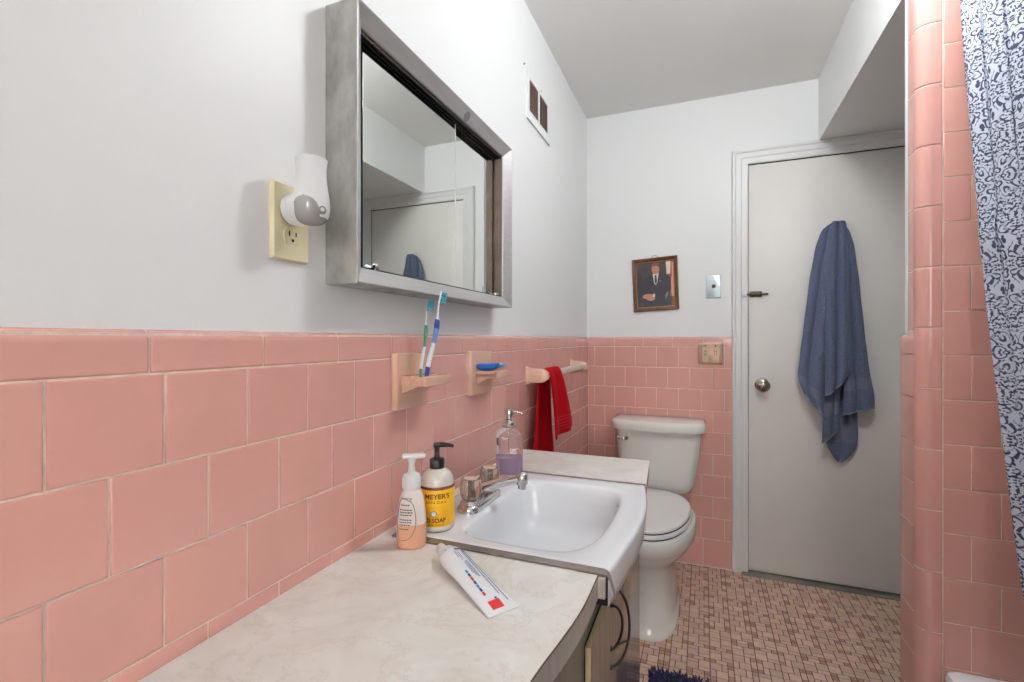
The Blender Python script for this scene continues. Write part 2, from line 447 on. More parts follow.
# ---- ceiling, soffit, floor
bm = BM(); box(bm, -.12, XR+.1, YN-.1, BK+.12, H, H+.1)
struct('ceiling', bm, M['ceil'], smooth=False)
SX, SZ = 1.113, 2.114
bm = BM(); box(bm, SX, XR, PY1, BK+.010, SZ, H)
struct('wall_soffit', bm, M['paint'], smooth=False)
bm = BM(); box(bm, -.12, XR+.1, YN-.1, BK+.12, -.1, -.0012)
fl = struct('floor', bm, M['groutfloor'], smooth=False)
U = .0195
bm = BM(); tl = bm.loops.layers.float_color.new('tone')
base = [(0, 0, 2, 2), (2, 0, 1, 2), (3, 0, 1, 1), (3, 1, 1, 2), (1, 2, 2, 2), (0, 2, 1, 2), (3, 3, 1, 1)]
nx = int(XR/(4*U))+1; ny = int((BK-YN)/(4*U))+1
for bi in range(nx):
    for bj in range(ny):
        q = random.randrange(4)
        for (a, b, w, h) in base:
            for _ in range(q): a, b, w, h = 4-b-h, a, h, w
            x0 = (bi*4+a)*U; y0 = BK-(bj*4+b+h)*U; x1 = x0+w*U; y1 = y0+h*U
            if x0 > XR or y1 < YN or (x0 > 1.2 and y0 < PY0 and y1 > -.03): continue
            x1 = min(x1, XR); gg = .0014
            if w*h == 1: k = random.uniform(.60, .8); c = (k, k*.80, k*.70, 1)
            else:
                k = random.uniform(.86, 1.08); c = (k, k*random.uniform(.93, 1.02), k*random.uniform(.9, 1.02), 1)
            lo = [bm.verts.new(p) for p in ((x0+gg, y0+gg, -.0012), (x1-gg, y0+gg, -.0012), (x1-gg, y1-gg, -.0012), (x0+gg, y1-gg, -.0012))]
            e = gg+.0006
            hi = [bm.verts.new(p) for p in ((x0+e, y0+e, 0), (x1-e, y0+e, 0), (x1-e, y1-e, 0), (x0+e, y1-e, 0))]
            F = [bm.faces.new(hi)]+[bm.faces.new((lo[i], lo[(i+1) % 4], hi[(i+1) % 4], hi[i])) for i in range(4)]
            for f in F:
                for l in f.loops: l[tl] = c
obj('mosaic_tiles', bm, M['floortile'], fl, smooth=False)
# white grout line along the back wall foot
bm = BM(); box(bm, .002, .737, BK-.006, BK+.002, -.001, .004, .0015)
obj('caulk_line', bm, M['caulk'], fl)

# ---- partition with tiled tub face, rounded tile corner, tiled wainscot side
bm = BM(); box(bm, SX, XR, PY0+.008, PY1, 0, H)
wp = struct('wall_partition', bm, M['paint'], smooth=False)
mpT = lambda u, v, w: (u, PY0-w, v)
XS = 1.102
RC = .030
bm = BM()
box(bm, XS+.0016+RC, XR, PY0+.0016, PY0+.010, 0, H-.02)     # bedding behind the tub tiles
box(bm, XS+.0016, SX+.002, PY0+RC, PY1-.002, 0, ZCAP-.012)
box(bm, XS+.0016, SX+.002, PY0+RC, PY0+RC+.038, 0, H-.02)
lathe(bm, (XS+RC, PY0+RC, 0), [(RC-.0016, 0), (RC-.0016, H-.02)], n=48)
obj('tile_grout', bm, M['grout'], wp)
bm = BM()
tile_surface(bm, mpT, bond(TX, XR, (TX+.055, TX), .1107, ZA, VP, -11, 9, 0, H))
mpS = lambda u, v, w: (XS-w, u, v)
tile_surface(bm, mpS, bond(PY0+RC, PY1, (PY1, PY1), .2, ZA, VP, 0, 8, 0, ZA)+[(PY0+RC, PY1, 0, ZR)])
cap_row(bm, mpS, PY0+RC, PY1, PY0+RC+.07, .152, ZA, ZCAP, .010)
zz = 1.952-5*.152
while zz < H:
    if zz >= ZCAP-.01: tile_surface(bm, mpS, [(PY0+RC, PY0+RC+.038, max(zz, ZCAP), min(zz+.152, H))])
    zz += .152
# rounded corner pieces, 6 inch tall
tl = bm.loops.layers.float_color.get('tone')
z = 1.804-12*.1516
while z < H:
    z0, z1 = max(0, z)+G, min(H, z+.1516)-G; z += .1516
    if z1-z0 < .01: continue
    t = random.uniform(.97, 1.03); rings = []
    path = [(XS, PY0+RC-G, 1, 0)]
    for k in range(13):
        a = PI/2*k/12; path.append((XS+RC-RC*math.cos(a), PY0+RC-RC*math.sin(a), math.cos(a), math.sin(a)))
    path.append((TX-G-.003, PY0, 0, 1)); path.append((TX-G-.001, PY0+.0002, 0, 1)); path.append((TX-G, PY0+.0014, 0, 1))
    for zv, s in ((z0, .0014), (z0+.001, .0003), (z0+.003, 0), (z1-.003, 0), (z1-.001, .0003), (z1, .0014)):
        rings.append([bm.verts.new((x+s*nx_, y+s*ny_, zv)) for x, y, nx_, ny_ in path])
    for i in range(5):
        for q in range(len(path)-1):
            f = bm.faces.new((rings[i][q], rings[i][q+1], rings[i+1][q+1], rings[i+1][q]))
            for l in f.loops: l[tl] = (t, t, t, 1)
obj('wall_tiles', bm, M['tile'], wp, ang=50, wn=True)
# tub end wall on the near side
bm = BM(); box(bm, 1.16, XR, -.13, -.03, 0, H)
struct('wall_tub_end', bm, M['paint'], smooth=False)

# ---- door, casing, threshold
DX0, DX1, DZ = .812, 1.528, 2.038; DY = BK+.005
bm = BM(); box(bm, DX0, DX1, DY, DY+.035, .014, DZ, .002)
door = struct('door_1', bm, M['door'], ang=30)
bm = BM()
c = Vector((.872, DY, .942))
lathe(bm, c, [(.0, 0), (.033, 0), (.033, .003), (.028, .008), (.014, .011), (.012, .030), (.020, .036), (.029, .045), (.031, .054), (.028, .062), (.018, .067), (.009, .068), (.008, .0665), (.0, .0665)], (0, -1, 0), 40)
kb = obj('door_knob', bm, M['knobm'], door, label='round satin nickel knob')
bm = BM(); box(bm, .870, .874, DY-.071, DY-.066, .935, .949, .001)
obj('turn_button', bm, M['knobm'], kb)
# slide bolt
bm = BM()
box(bm, .818, .872, DY-.003, DY, 1.377, 1.407, .001)
for x in (.825, .846, .866): tube(bm, [(x, DY, 1.384), (x, DY-.011, 1.385), (x, DY-.015, 1.392), (x, DY-.011, 1.399), (x, DY, 1.400)], .0022, 6)
tube(bm, [(.79, DY-.008, 1.392), (.893, DY-.008, 1.392)], .0055, 10)
tube(bm, [(.858, DY-.008, 1.392), (.858, DY-.024, 1.386), (.858, DY-.027, 1.378)], .003, 8)
lathe(bm, (.893, DY-.008, 1.392), [(.004, 0), (.006, .002), (.004, .006)], (1, 0, 0), 12)
obj('slide_bolt', bm, M['brass'], door, label='small aged brass slide bolt')
bm = BM(); box(bm, .783, .802, BK-.028, BK-.021, 1.385, 1.400, .001)
obj('bolt_keeper', bm, M['trim'], door)
CF = BK-.020
def casing(path_pts, m):
    # moulded profile (distance from opening, projection)
    prof = [(0, 0), (0, .012), (.006, .015), (.030, .015), (.034, .019), (.040, .0195), (.056, .0195), (.060, .024), (.070, .024), (.074, .018), (.074, 0)]
    bm = BM(); rings = []
    for (x, z, dx, dz) in path_pts:
        rings.append([(x+dx*p, BK+.010-q, z+dz*p) for p, q in prof])
    loft(bm, rings, False); 
    return bm
cs = casing([(DX0-.002, 0, -1, 0), (DX0-.002, DZ+.004, -1, 1), (DX1+.002, DZ+.004, 1, 1), (DX1+.002, 0, 1, 0)], M['trim'])
struct('trim_1', cs, M['trim'], ang=25)
bm = BM(); box(bm, DX0-.002, DX0+.0, BK+.003, BK+.1, 0, DZ+.003); box(bm, DX1, DX1+.002, BK+.003, BK+.1, 0, DZ+.003); box(bm, DX0-.002, DX1+.002, BK+.003, BK+.1, DZ+.002, DZ+.006)
box(bm, DX0, DX1, DY+.04, DY+.05, 0, .1)
struct('trim_2', bm, M['gap'], smooth=False)
bm = BM(); box(bm, DX0-.03, DX1+.03, BK-.035, BK+.09, -.001, .007, .003)
struct('trim_3', bm, M['threshold'])

# ------------------------------------------------------------------ medicine cabinet
Y0, Y1, Z0, Z1, XF = .651, 1.355, 1.265, 1.750, .058
mc = thing('medicine_cabinet', 'steel framed mirrored medicine cabinet with two sliding doors on the left wall', 'cabinet', (-.01, (Y0+Y1)/2, Z0))
bm = BM()
def rect_ring(x, ins): return [(x, Y0+ins, Z0+ins), (x, Y1-ins, Z0+ins), (x, Y1-ins, Z1-ins), (x, Y0+ins, Z1-ins)]
loft(bm, [rect_ring(-.010, 0), rect_ring(.0565, 0), rect_ring(.058, .0006)], True, False, False)
obj('casing', bm, M['steel'], mc, ang=20, label='tarnished steel outer casing')
bm = BM()
loft(bm, [rect_ring(.058, .0006), rect_ring(.0585, .0025), rect_ring(.041, .030), rect_ring(.038, .031)], True, False, False)
obj('bevelled_frame', bm, M['steel2'], mc, ang=20)
bm = BM(); loft(bm, [rect_ring(.038, .031), rect_ring(.012, .0315)], True, False, False)
box(bm, .004, .006, Y0+.028, Y1-.028, Z0+.028, Z1-.028)
ch = obj('channel', bm, M['wooddk'], mc, ang=20, label='brown inner channel')
bm = BM()
for zz0, zz1 in ((Z1-.037, Z1-.031), (Z0+.031, Z0+.034)):
    for xa in (.012, .022, .032): box(bm, xa, xa+.0035, Y0+.031, Y1-.031, zz0, zz1)
box(bm, .010, .013, Y0+.031, Y0+.072, Z0+.031, Z1-.031); box(bm, .010, .034, Y0+.031, Y0+.034, Z0+.031, Z1-.031); 
obj('track', bm, M['darkmetal'], mc, smooth=False)
for (a, b, x) in ((Y0+.062, 1.068, .019), (1.050, 1.312, .0115)):
    bm = BM(); box(bm, x-.003, x, a, b, Z0+.033, Z1-.036, .0006)
    pn = obj('mirror_door', bm, M['mirror'], mc, ang=20)
    ky = a+.014 if x > .015 else b-.012
    if x > .015:
        bm = BM(); box(bm, x-.0028, x+.0004, b-.0035, b+.0005, Z0+.033, Z1-.037); obj('polished_edge', bm, M['white'], pn, smooth=False)
    bm = BM(); lathe(bm, (x, ky, 1.302), [(.0, 0), (.006, 0), (.006, .002), (.0028, .004), (.0028, .010), (.006, .013), (.0075, .018), (.006, .023), (0, .025)], (1, 0, 0), 20)
    obj('door_pull', bm, M['chrome'], pn)
bm = BM(); lathe(bm, (.0475, 1.075, Z1-.0195), [(0, 0), (.0125, 0), (.0125, .0008), (0, .0008)], (.844, 0, -.537), 24)
obj('sticker', bm, mat('grey_sticker', (132, 130, 136), .6), mc, label='small round grey sticker')

# ------------------------------------------------------------------ outlet + night light
WP = -.010
ot = thing('wall_outlet', 'ivory duplex outlet cover beside the steel medicine cabinet', 'outlet', (WP, .568, 1.352))
mpW = lambda cy, cz, x0: (lambda u, v, w=0: (x0+w, cy+u, cz+v))
bm = BM(); m_ = mpW(.570, 1.352, WP)
P_ = rrect(.072, .120, .004, 3)
loft(bm, [[m_(u, v, 0) for u, v in P_], [m_(u, v, .004) for u, v in P_], [m_(u*.93, v*.955, .0085) for u, v in P_]], True, True, True)
obj('cover_plate', bm, M['ivory'], ot, ang=25)
for cz in (1.372, 1.332):
    bm = BM(); q = [(u, max(-.0135, min(.0135, v))) for u, v in ell(0, 0, .0172, .0172, 28)]
    m2 = mpW(.570, cz, WP+.0078)
    prism(bm, q, 0, .0022, m2)
    rc = obj('receptacle', bm, M['ivory'], ot, ang=30)
    bm = BM()
    for u, hh in ((-.0065, .008), (.0065, .0065)): prism(bm, [(u-.0012, -hh/2+.003), (u+.0012, -hh/2+.003), (u+.0012, hh/2+.003), (u-.0012, hh/2+.003)], .0020, .0025, m2)
    prism(bm, ell(0, -.0072, .0026, .0026, 12), .0020, .0025, m2)
    obj('slots', bm, M['slot'], rc, smooth=False)
bm = BM(); prism(bm, ell(0, 0, .003, .003, 14), .0110, .0125, mpW(.568, 1.352, WP)); obj('screw', bm, M['ivory'], ot)
nl = thing('night_light', 'white plastic plug-in night light with grey lens plugged in the ivory outlet', 'night light', (WP+.0135, .562, 1.372))
# round plug base against the plate, then the vertical barrel
bm = BM()
lathe(bm, (WP+.0142, .562, 1.370), [(0, 0), (.019, 0), (.0235, .004), (.026, .014), (.0262, .028), (.024, .040)], (1, 0, 0), 40, sx=1., sy=1.)
obj('plug_base', bm, M['white'], nl)
bm = BM(); bx, by = .046, .562
NLP = [(1.343, .004), (1.3445, .012), (1.348, .0185), (1.354, .0232), (1.362, .0258), (1.372, .0268), (1.384, .0258), (1.398, .0238), (1.412, .0222), (1.424, .0216), (1.434, .0220), (1.441, .0230), (1.4425, .0232), (1.4435, .0226), (1.4435, .0214), (1.439, .0208)]
rp = [(p.x, p.y) for p in catmull([(z_, r, 0) for z_, r in NLP], 9)]
rings = [[(bx+r*math.cos(2*PI*i/150), by+r*math.sin(2*PI*i/150), z_) for i in range(150)] for z_, r in rp]
loft(bm, rings, True, True, True)
for f in bm.faces:
    c_ = f.calc_center_median(); an = math.atan2(c_.y-by, c_.x-bx)
    lim = 1.353+.029*math.sqrt(max(0, 1-((an+1.25)/.95)**2))
    if c_.z < lim: f.material_index = 1
obj('shade', bm, [M['white'], M['gray_lens']], nl, ang=50)
bm = BM(); d_ = Vector((.95, -.16, -.05)).normalized(); lathe(bm, Vector((bx, by, 1.364))+d_*.0245, [(0, 0), (.0062, 0), (.0062, .0022), (.0045, .0026), (.0042, .0012), (0, .0012)], d_, 24, mi=0)
obj('light_sensor', bm, M['gray_lens'], nl)

# ------------------------------------------------------------------ vent
vt = thing('vent_grille', 'white wall vent with two brown mesh openings high on the left wall', 'vent', (WP, 1.805, 2.02))
bm = BM(); x0 = WP
ya, yb, za, zb = 1.665, 1.945, 1.995, 2.185
ins = [(1.692, 1.797), (1.812, 1.920)]
for a in ((ya, ins[0][0], 2.030, 2.150), (ins[0][1], ins[1][0], 2.030, 2.150), (ins[1][1], yb, 2.030, 2.150), (ya, yb, za, 2.030), (ya, yb, 2.150, zb)):
    box(bm, x0, x0+.005, a[0], a[1], a[2], a[3])
box(bm, x0+.002, x0+.008, ya, yb, za-.003, za+.001, .001)
obj('frame', bm, M['paint'], vt, smooth=False)
for a, b in ins:
    bm = BM(); box(bm, x0, x0+.001, a, b, 2.030, 2.150)
    k = 2.034
    while k < 2.148:
        box(bm, x0+.001, x0+.0028, a, b, k, k+.0022); k += .005
    obj('mesh_panel', bm, M['vent'], vt, smooth=False)
for y_, z_ in ((1.64, 2.178), (1.828, 2.168)):
    bm = BM(); lathe(bm, (x0+.0, y_, z_), [(0, 0), (.004, 0), (.003, .006), (0, .007)], (1, 0, 0), 12); obj('screw', bm, M['plate'], vt)

# ------------------------------------------------------------------ ceramic holders
def plate_ceramic(bm, y0, y1, z0, z1, t=.012):
    P_ = rrect(y1-y0, z1-z0, .006, 3); m = mpW((y0+y1)/2, (z0+z1)/2, 0)
    loft(bm, [[m(u, v, -.001) for u, v in P_], [m(u, v, t*.55) for u, v in P_], [m(u*.975, v*.975, t*.9) for u, v in P_], [m(u*.93, v*.93, t) for u, v in P_]], True, True, True)
tb = thing('toothbrush_holder', 'pink ceramic toothbrush holder with a square shelf on the tiled left wall', 'holder', (0, .888, 1.02))
bm = BM(); plate_ceramic(bm, .828, .951, 1.019, 1.140); obj('back_plate', bm, M['holder'], tb)
bm = BM()
sy0, sy1, sx1, sz0, sz1 = .842, .948, .074, 1.071, 1.092
def holes_plate(bm, y0, y1, x0, x1, z0, z1, holes, r):
    # frame built as cells with square-ish openings
    ys = sorted({y0, y1} | {h[1]-r for h in holes} | {h[1]+r for h in holes}); xs = sorted({x0, x1} | {h[0]-r for h in holes} | {h[0]+r for h in holes})
    for i in range(len(ys)-1):
        for j in range(len(xs)-1):
            cy_, cx_ = (ys[i]+ys[i+1])/2, (xs[j]+xs[j+1])/2
            zl = z0
            zt = z1-.011 if any(abs(cx_-h[0]) < r and abs(cy_-h[1]) < r for h in holes) else z1
            box(bm, xs[j], xs[j+1], ys[i], ys[i+1], zl, zt)
    bmesh.ops.remove_doubles(bm, verts=bm.verts, dist=1e-5)
box(bm, .010, .038, sy0, sy1, sz0, sz1, .002)
box(bm, .034, .037, sy0, sy1, sz0, sz1)
box(bm, .036, .046, sy0+.001, sy1-.001, sz0+.001, sz1-.008)
box(bm, .044, .0625, sy0, sy0+.010, sz0, sz1-.001, .002); box(bm, .044, .0625, sy1-.010, sy1, sz0, sz1-.001, .002)
box(bm, .044, .060, .890, .900, sz0, sz1-.001, .002)
box(bm, .060, sx1, sy0, sy1, sz0, sz1, .003)
box(bm, .036, .064, sy0+.004, sy1-.004, sz0+.002, sz0+.006)
# curved underside
loft(bm, [[(.008, y, 1.050), (.008, y, 1.074), (.060, y, 1.074), (.040, y, 1.066), (.020, y, 1.058)] for y in (sy0+.004, sy1-.004)], True, True, True)
obj('shelf', bm, M['holder'], tb, ang=35)

sd = thing('soap_dish', 'pink ceramic soap dish on the left wall under the far end of the cabinet', 'soap dish', (0, 1.24, 1.016))
bm = BM(); plate_ceramic(bm, 1.170, 1.312, 1.013, 1.137); obj('back_plate', bm, M['holder'], sd)
bm = BM()
box(bm, .008, .076, 1.196, 1.292, 1.060, 1.074, .004)
for a in ((.008, .076, 1.196, 1.203), (.008, .076, 1.285, 1.292), (.069, .076, 1.196, 1.292)): box(bm, a[0], a[1], a[2], a[3], 1.064, 1.0815, .003)
loft(bm, [[(.008, y, 1.034), (.008, y, 1.064), (.056, y, 1.064), (.034, y, 1.054), (.018, y, 1.044)] for y in (1.203, 1.285)], True, True, True)
obj('dish', bm, M['holder'], sd, ang=35)

# blue item on the soap dish
bb = thing('nail_brush', 'curved blue plastic brush lying on the pink ceramic soap dish', 'brush', (.045, 1.23, 1.0815))
bm = BM(); pts = []
for k in range(17):
    t = k/16; x = .012+.056*t; z_ = 1.0925-.004*math.sin(PI*t)+.003*t
    hh = .0105*(1-.35*abs(2*t-1)**3); w = .020*(1-.3*abs(2*t-1)**3)
    pts.append([(x, 1.214+.010*t+w*math.cos(2*PI*i/18), z_+hh*math.copysign(abs(math.sin(2*PI*i/18))**.7, math.sin(2*PI*i/18))) for i in range(18)])
loft(bm, pts, True, True, True); obj('handle', bm, M['sponge'], bb)
bm = BM(); pts = []
for k in range(13):
    t = k/12; pts.append([(.016+.058*t, 1.246+.006*t+.021*math.cos(2*PI*i/16)*(1-.3*abs(2*t-1)**3), 1.096+.008*math.sin(2*PI*i/16)*(1-.4*abs(2*t-1)**3)-.002*math.sin(PI*t)) for i in range(16)])
loft(bm, pts, True, True, True); obj('bristle_block', bm, M['spongelt'], bb, label='light blue bristle block')

# toothbrushes
def toothbrush(base, top, name_label, c_handle, c_grip, c_head, grip2, fat=1., flip=1):
    B, T = Vector(base), Vector(top); d = (T-B); L = d.length; d.normalize()
    o = thing('toothbrush', name_label, 'toothbrush', B, 'toothbrushes in the wall holder')
    side = d.cross(Vector((1, .3, 0))).normalized(); out = side.cross(d).normalized()*flip
    def P(t, o_=0): return B+d*(L*t)+out*o_
    def seg(t0, t1, w0, w1, mname, nm, n=8, flat=.62, off=0):
        bm = BM(); rings = []
        for k in range(n+1):
            t = t0+(t1-t0)*k/n; w = (w0+(w1-w0)*k/n)*fat; bulge = 1.+.12*math.sin(PI*k/n)
            c_ = P(t, off+.002*math.sin(t*9))
            rings.append([c_+side*(w*bulge*math.cos(2*PI*i/14))+out*(w*flat*bulge*math.sin(2*PI*i/14)) for i in range(14)])
        loft(bm, rings, True, True, True); return obj(nm, bm, M[mname], o)
    seg(0, .16, .0055, .0062, c_handle, 'handle_end')
    seg(.16, .42, .0060, .0058, c_head, 'handle')
    seg(.42, .60, .0058, .0072, c_grip, 'grip')
    seg(.58, .68, .0074, .0064, grip2, 'thumb_pad')
    seg(.68, .88, .0042, .0030, c_head, 'neck')
    h = seg(.86, 1.0, .0055, .0060, c_head, 'brush_head', flat=.35)
    bm = BM()
    for k in range(5):
        for s in (-1, 0, 1):
            c_ = P(.88+.027*k, 0)+side*(s*.0036); tube(bm, [c_+out*.001, c_-out*.012], [.0017, .0019], 7)
    obj('bristles', bm, M['brushteal'], h)
toothbrush((.055, .872, 1.0775), (.058, .934, 1.274), 'blue and white toothbrush with teal bristles leaning in the front of the ceramic holder', 'brushblue', 'brushlt', 'tubewhite', 'brushblue', 1.22, -1)
toothbrush((.050, .858, 1.0775), (.036, .912, 1.256), 'green and white toothbrush standing behind the blue one in the ceramic holder', 'brushgreen', 'brushgreen', 'tubewhite', 'brushgreen', .8, -1)

# ------------------------------------------------------------------ towel bar + red towel
tr = thing('towel_bar', 'cream bar on two pink ceramic brackets on the left wall', 'towel bar', (0, 1.98, 1.04))
for y in (1.655, 2.285):
    bm = BM()
    P_ = rrect(.044, .068, .008, 3); m = mpW(y, 1.036, 0)
    loft(bm, [[m(u, v, -.001) for u, v in P_], [m(u, v, .006) for u, v in P_], [m(u*.9, v*.94, .010) for u, v in P_]], True, True, True)
    rings = []
    for k in range(11):
        t = k/10; x = .008+.074*t; hh = (.029-.005*t)*(1 if k < 8 else (1-.10*(k-7)**1.5)); ww = .013*(1 if k < 8 else (1-.12*(k-7)**1.5))
        rings.append([(x, y+u, 1.036+v) for u, v in rrect(2*ww, 2*hh, .007*min(1, ww/.013), 3)])
    loft(bm, rings, True, True, True)
    obj('bracket', bm, M['holder'], tr)
bm = BM(); box(bm, .044, .066, 1.664, 2.274, 1.026, 1.048, .003)
obj('bar', bm, M['bar'], tr)

def cloth_strip(bm, rows, thick=.005, mi=0):
    """rows: list of point lists (front surface). Builds a sheet with thickness later by solidify"""
    V = [[bm.verts.new(p) for p in r] for r in rows]
    for i in range(len(V)-1):
        for j in range(len(V[0])-1):
            f = bm.faces.new((V[i][j], V[i][j+1], V[i+1][j+1], V[i+1][j])); f.material_index = mi
    return V

def solid(o, t, off=0., sub=1):
    md = o.modifiers.new('solid', 'SOLIDIFY'); md.thickness = t; md.offset = off
    if sub: s = o.modifiers.new('sub', 'SUBSURF'); s.levels = sub; s.render_levels = sub
    return o

def lerp(a, b, t): return a+(b-a)*t
def interp(tab, x):
    for i in range(len(tab)-1):
        if x <= tab[i+1][0]:
            t = (x-tab[i][0])/(tab[i+1][0]-tab[i][0]); t = max(0, min(1, t)); return [lerp(a, b, t) for a, b in zip(tab[i][1:], tab[i+1][1:])]
    return list(tab[-1][1:])

bm = BM(); N = 16; KEEP.add(id(bm))
rows = []
# back flap: from the bottom up, over the bar, then front flap down
def red_row(x, y0, y1, z, wob, ph): return [(x+wob*math.sin(ph+t*PI*3.2), lerp(y0, y1, t), z) for t in [i/N for i in range(N+1)]]
for k in range(13):
    t = k/12; z_ = .70+(1.035-.70)*t
    rows.append(red_row(.026+.006*t, lerp(1.605, 1.672, t), lerp(1.93, 1.84, t), z_, .010*(1-t)+.004, .5+t))
for a in (30, 60, 90, 120, 150):
    r = math.radians(a); rows.append(red_row(.055-.020*math.cos(r), 1.672, 1.845, 1.040+.020*math.sin(r), .002, .8))
for k in range(13):
    t = k/12; z_ = 1.035-(1.035-.800)*t
    rows.append(red_row(.079+.016*math.sin(t*1.5), lerp(1.672, 1.664, t), lerp(1.845, 1.975, t**.8), z_-.0*t, .004+.006*t, .8+.6*t))
cloth_strip(bm, rows)
rt = obj('hand_towel', bm, M['red'], None, loc=(.055, 1.76, .70), ang=180)
tag(rt, 'red hand towel folded over the near end of the cream towel bar', 'towel'); solid(rt, .006, 0)
# woven band near the front hem
bm = BM(); KEEP.add(id(bm))
for z_ in (.822, .834, .846, .858, .870):
    t = (1.035-z_)/.235
    rr = red_row(.079+.016*math.sin(t*1.5)+.0042, lerp(1.672, 1.664, t)+.002, lerp(1.845, 1.975, t**.8)-.002, z_, .004+.006*t, .8+.6*t)
    tube(bm, rr, .0016, 6)
obj('woven_ridges', bm, mat('deep_red_yarn', (168, 14, 30), .85), rt)

# ------------------------------------------------------------------ back wall: picture, switch, outlet
pc = thing('framed_portrait', 'small wood framed portrait of a seated man in a dark suit', 'picture', (.363, BK+.010, 1.46))
rollp = math.radians(3.2); cr, sr = math.cos(rollp), math.sin(rollp)
def mpP(u, v, w=0): return (.363+u*cr-v*sr*.6, BK+.010-w-.004*(v+.14)/.28, 1.462+u*sr+v*cr)
PW, PH = .234, .284
bm = BM()
def rr_ring(hw, hh, w): return [mpP(-hw, -hh, w), mpP(hw, -hh, w), mpP(hw, hh, w), mpP(-hw, hh, w)]
loft(bm, [rr_ring(PW/2, PH/2, 0), rr_ring(PW/2, PH/2, .012), rr_ring(PW/2-.004, PH/2-.004, .016), rr_ring(PW/2-.014, PH/2-.014, .013), rr_ring(PW/2-.019, PH/2-.019, .010)], True, True, False)
obj('frame', bm, M['framewood'], pc, ang=20)
bm = BM(); loft(bm, [rr_ring(PW/2-.019, PH/2-.019, .0102), rr_ring(PW/2-.0225, PH/2-.0225, .0085), rr_ring(PW/2-.0235, PH/2-.0235, .004)], True, False, False)
obj('gilt_edge', bm, M['gold'], pc, ang=20)
pm = [mat('print_dark_backdrop', (62, 54, 56), .45, var=.25, vscale=25), mat('print_suit', (44, 44, 56), .45, var=.1, vscale=40), mat('print_skin', (190, 132, 104), .45), mat('print_hair', (124, 72, 48), .45),
      mat('print_shirt', (220, 208, 196), .45), mat('print_stripes', (214, 150, 126), .45), mat('print_redbrown', (134, 66, 48), .45), mat('print_tie', (50, 54, 78), .45), mat('print_grey', (120, 122, 114), .45)]
bm = BM()
iw, ih = PW/2-.0225, PH/2-.0225
def sh(poly, lay, mi): prism(bm, poly, .0035, .0042+.00025*lay, mpP, mi)
def R4(a, b, c_, d): return [(a, c_), (b, c_), (b, d), (a, d)]
sh(R4(-iw, iw, -ih, ih), 0, 0)
sh(R4(-iw, -.070, -.10, .06), 1, 8 if False else 1)
sh(R4(.056, iw, -ih, ih), 1, 6)
sh([(.060, .05), (.078, .05), (.082, ih-.004), (.058, ih-.004)], 2, 4)
sh([(.084, -.02), (iw, -.02), (iw, ih-.01), (.086, ih-.01)], 2, 5)
sh([(.076, -.07), (.092, -.07), (iw, .03), (.082, .03)], 3, 5)
sh([(-.062, -ih), (.085, -ih), (.082, -.04), (.080, .030), (.052, .052), (.022, .058), (-.016, .052), (-.050, .038), (-.066, -.01), (-.070, -.06)], 3, 1)
sh([(-.012, .056), (.020, .060), (.012, .012), (.002, -.005), (-.006, .01)], 4, 4)
sh([(.000, .050), (.008, .050), (.010, .015), (.003, .0), (-.003, .015)], 5, 7)
sh(ell(.004, .080, .0195, .026), 5, 2)
sh([(-.018, .084), (-.019, .100), (-.010, .113), (.008, .116), (.022, .108), (.025, .092), (.022, .082), (.018, .094), (.004, .100), (-.010, .096)], 6, 3)
sh([(-.006, .083), (.0, .083), (.0, .085), (-.006, .085)], 6, 3); sh([(.008, .083), (.014, .083), (.014, .085), (.008, .085)], 6, 3)
sh([(-.001, .064), (.009, .064), (.008, .066), (.0, .066)], 6, 6)
sh(ell(-.038, -.062, .030, .014), 5, 2); sh(ell(-.024, -.074, .022, .012), 6, 2)
sh([(-.014, -.07), (-.002, -.064), (-.004, -.048), (-.014, -.052)], 7, 4)
sh([(.020, .012), (.034, .014), (.033, .018), (.021, .016)], 4, 8)
sh([(.050, -.085), (.064, -.062), (.068, -.045), (.056, -.048), (.048, -.065)], 4, 8)
obj('portrait_print', bm, pm, pc, smooth=False)
bm = BM(); tube(bm, [mpP(-.020, PH/2-.002, .006), mpP(-.008, PH/2+.010, .004), mpP(.002, PH/2+.013, .003), mpP(.012, PH/2+.009, .004), mpP(.022, PH/2-.002, .004)], .0012, 8)
obj('hanging_wire', bm, M['brass'], pc)

def plate2(bm, cx, cz, w, h, t, y, r=.006, k=.95):
    P_ = rrect(w, h, r, 3)
    loft(bm, [[(cx+u, y, cz+v) for u, v in P_], [(cx+u, y-t*.6, cz+v) for u, v in P_], [(cx+u*k, y-t, cz+v*k) for u, v in P_]], True, True, True)
sw = thing('blank_switch_plate', 'pale blue-grey metal wall plate with a small dark knob beside the door casing', 'switch plate', (.650, BK+.010, 1.438))
bm = BM(); plate2(bm, .650, 1.438, .072, .118, .006, BK+.010, .004); obj('cover_plate', bm, M['bluegrey'], sw)
bm = BM(); lathe(bm, (.652, BK+.004, 1.440), [(0, 0), (.010, 0), (.009, .003), (.006, .005), (.006, .012), (.004, .014), (0, .014)], (0, -1, 0), 20); obj('dimmer_stem', bm, M['brass'], sw)
for z_ in (1.484, 1.392):
    bm = BM(); lathe(bm, (.650, BK+.0045, z_), [(0, 0), (.003, 0), (.002, .0015), (0, .0015)], (0, -1, 0), 12); obj('screw', bm, M['plate'], sw)
so = thing('switch_and_outlet', 'taupe metal double wall plate with a toggle switch and outlet set in the pink tiles', 'switch plate', (.636, BK, 1.093))
bm = BM(); plate2(bm, .636, 1.094, .120, .112, .007, BK, .012, .9); obj('cover_plate', bm, M['plate'], so)
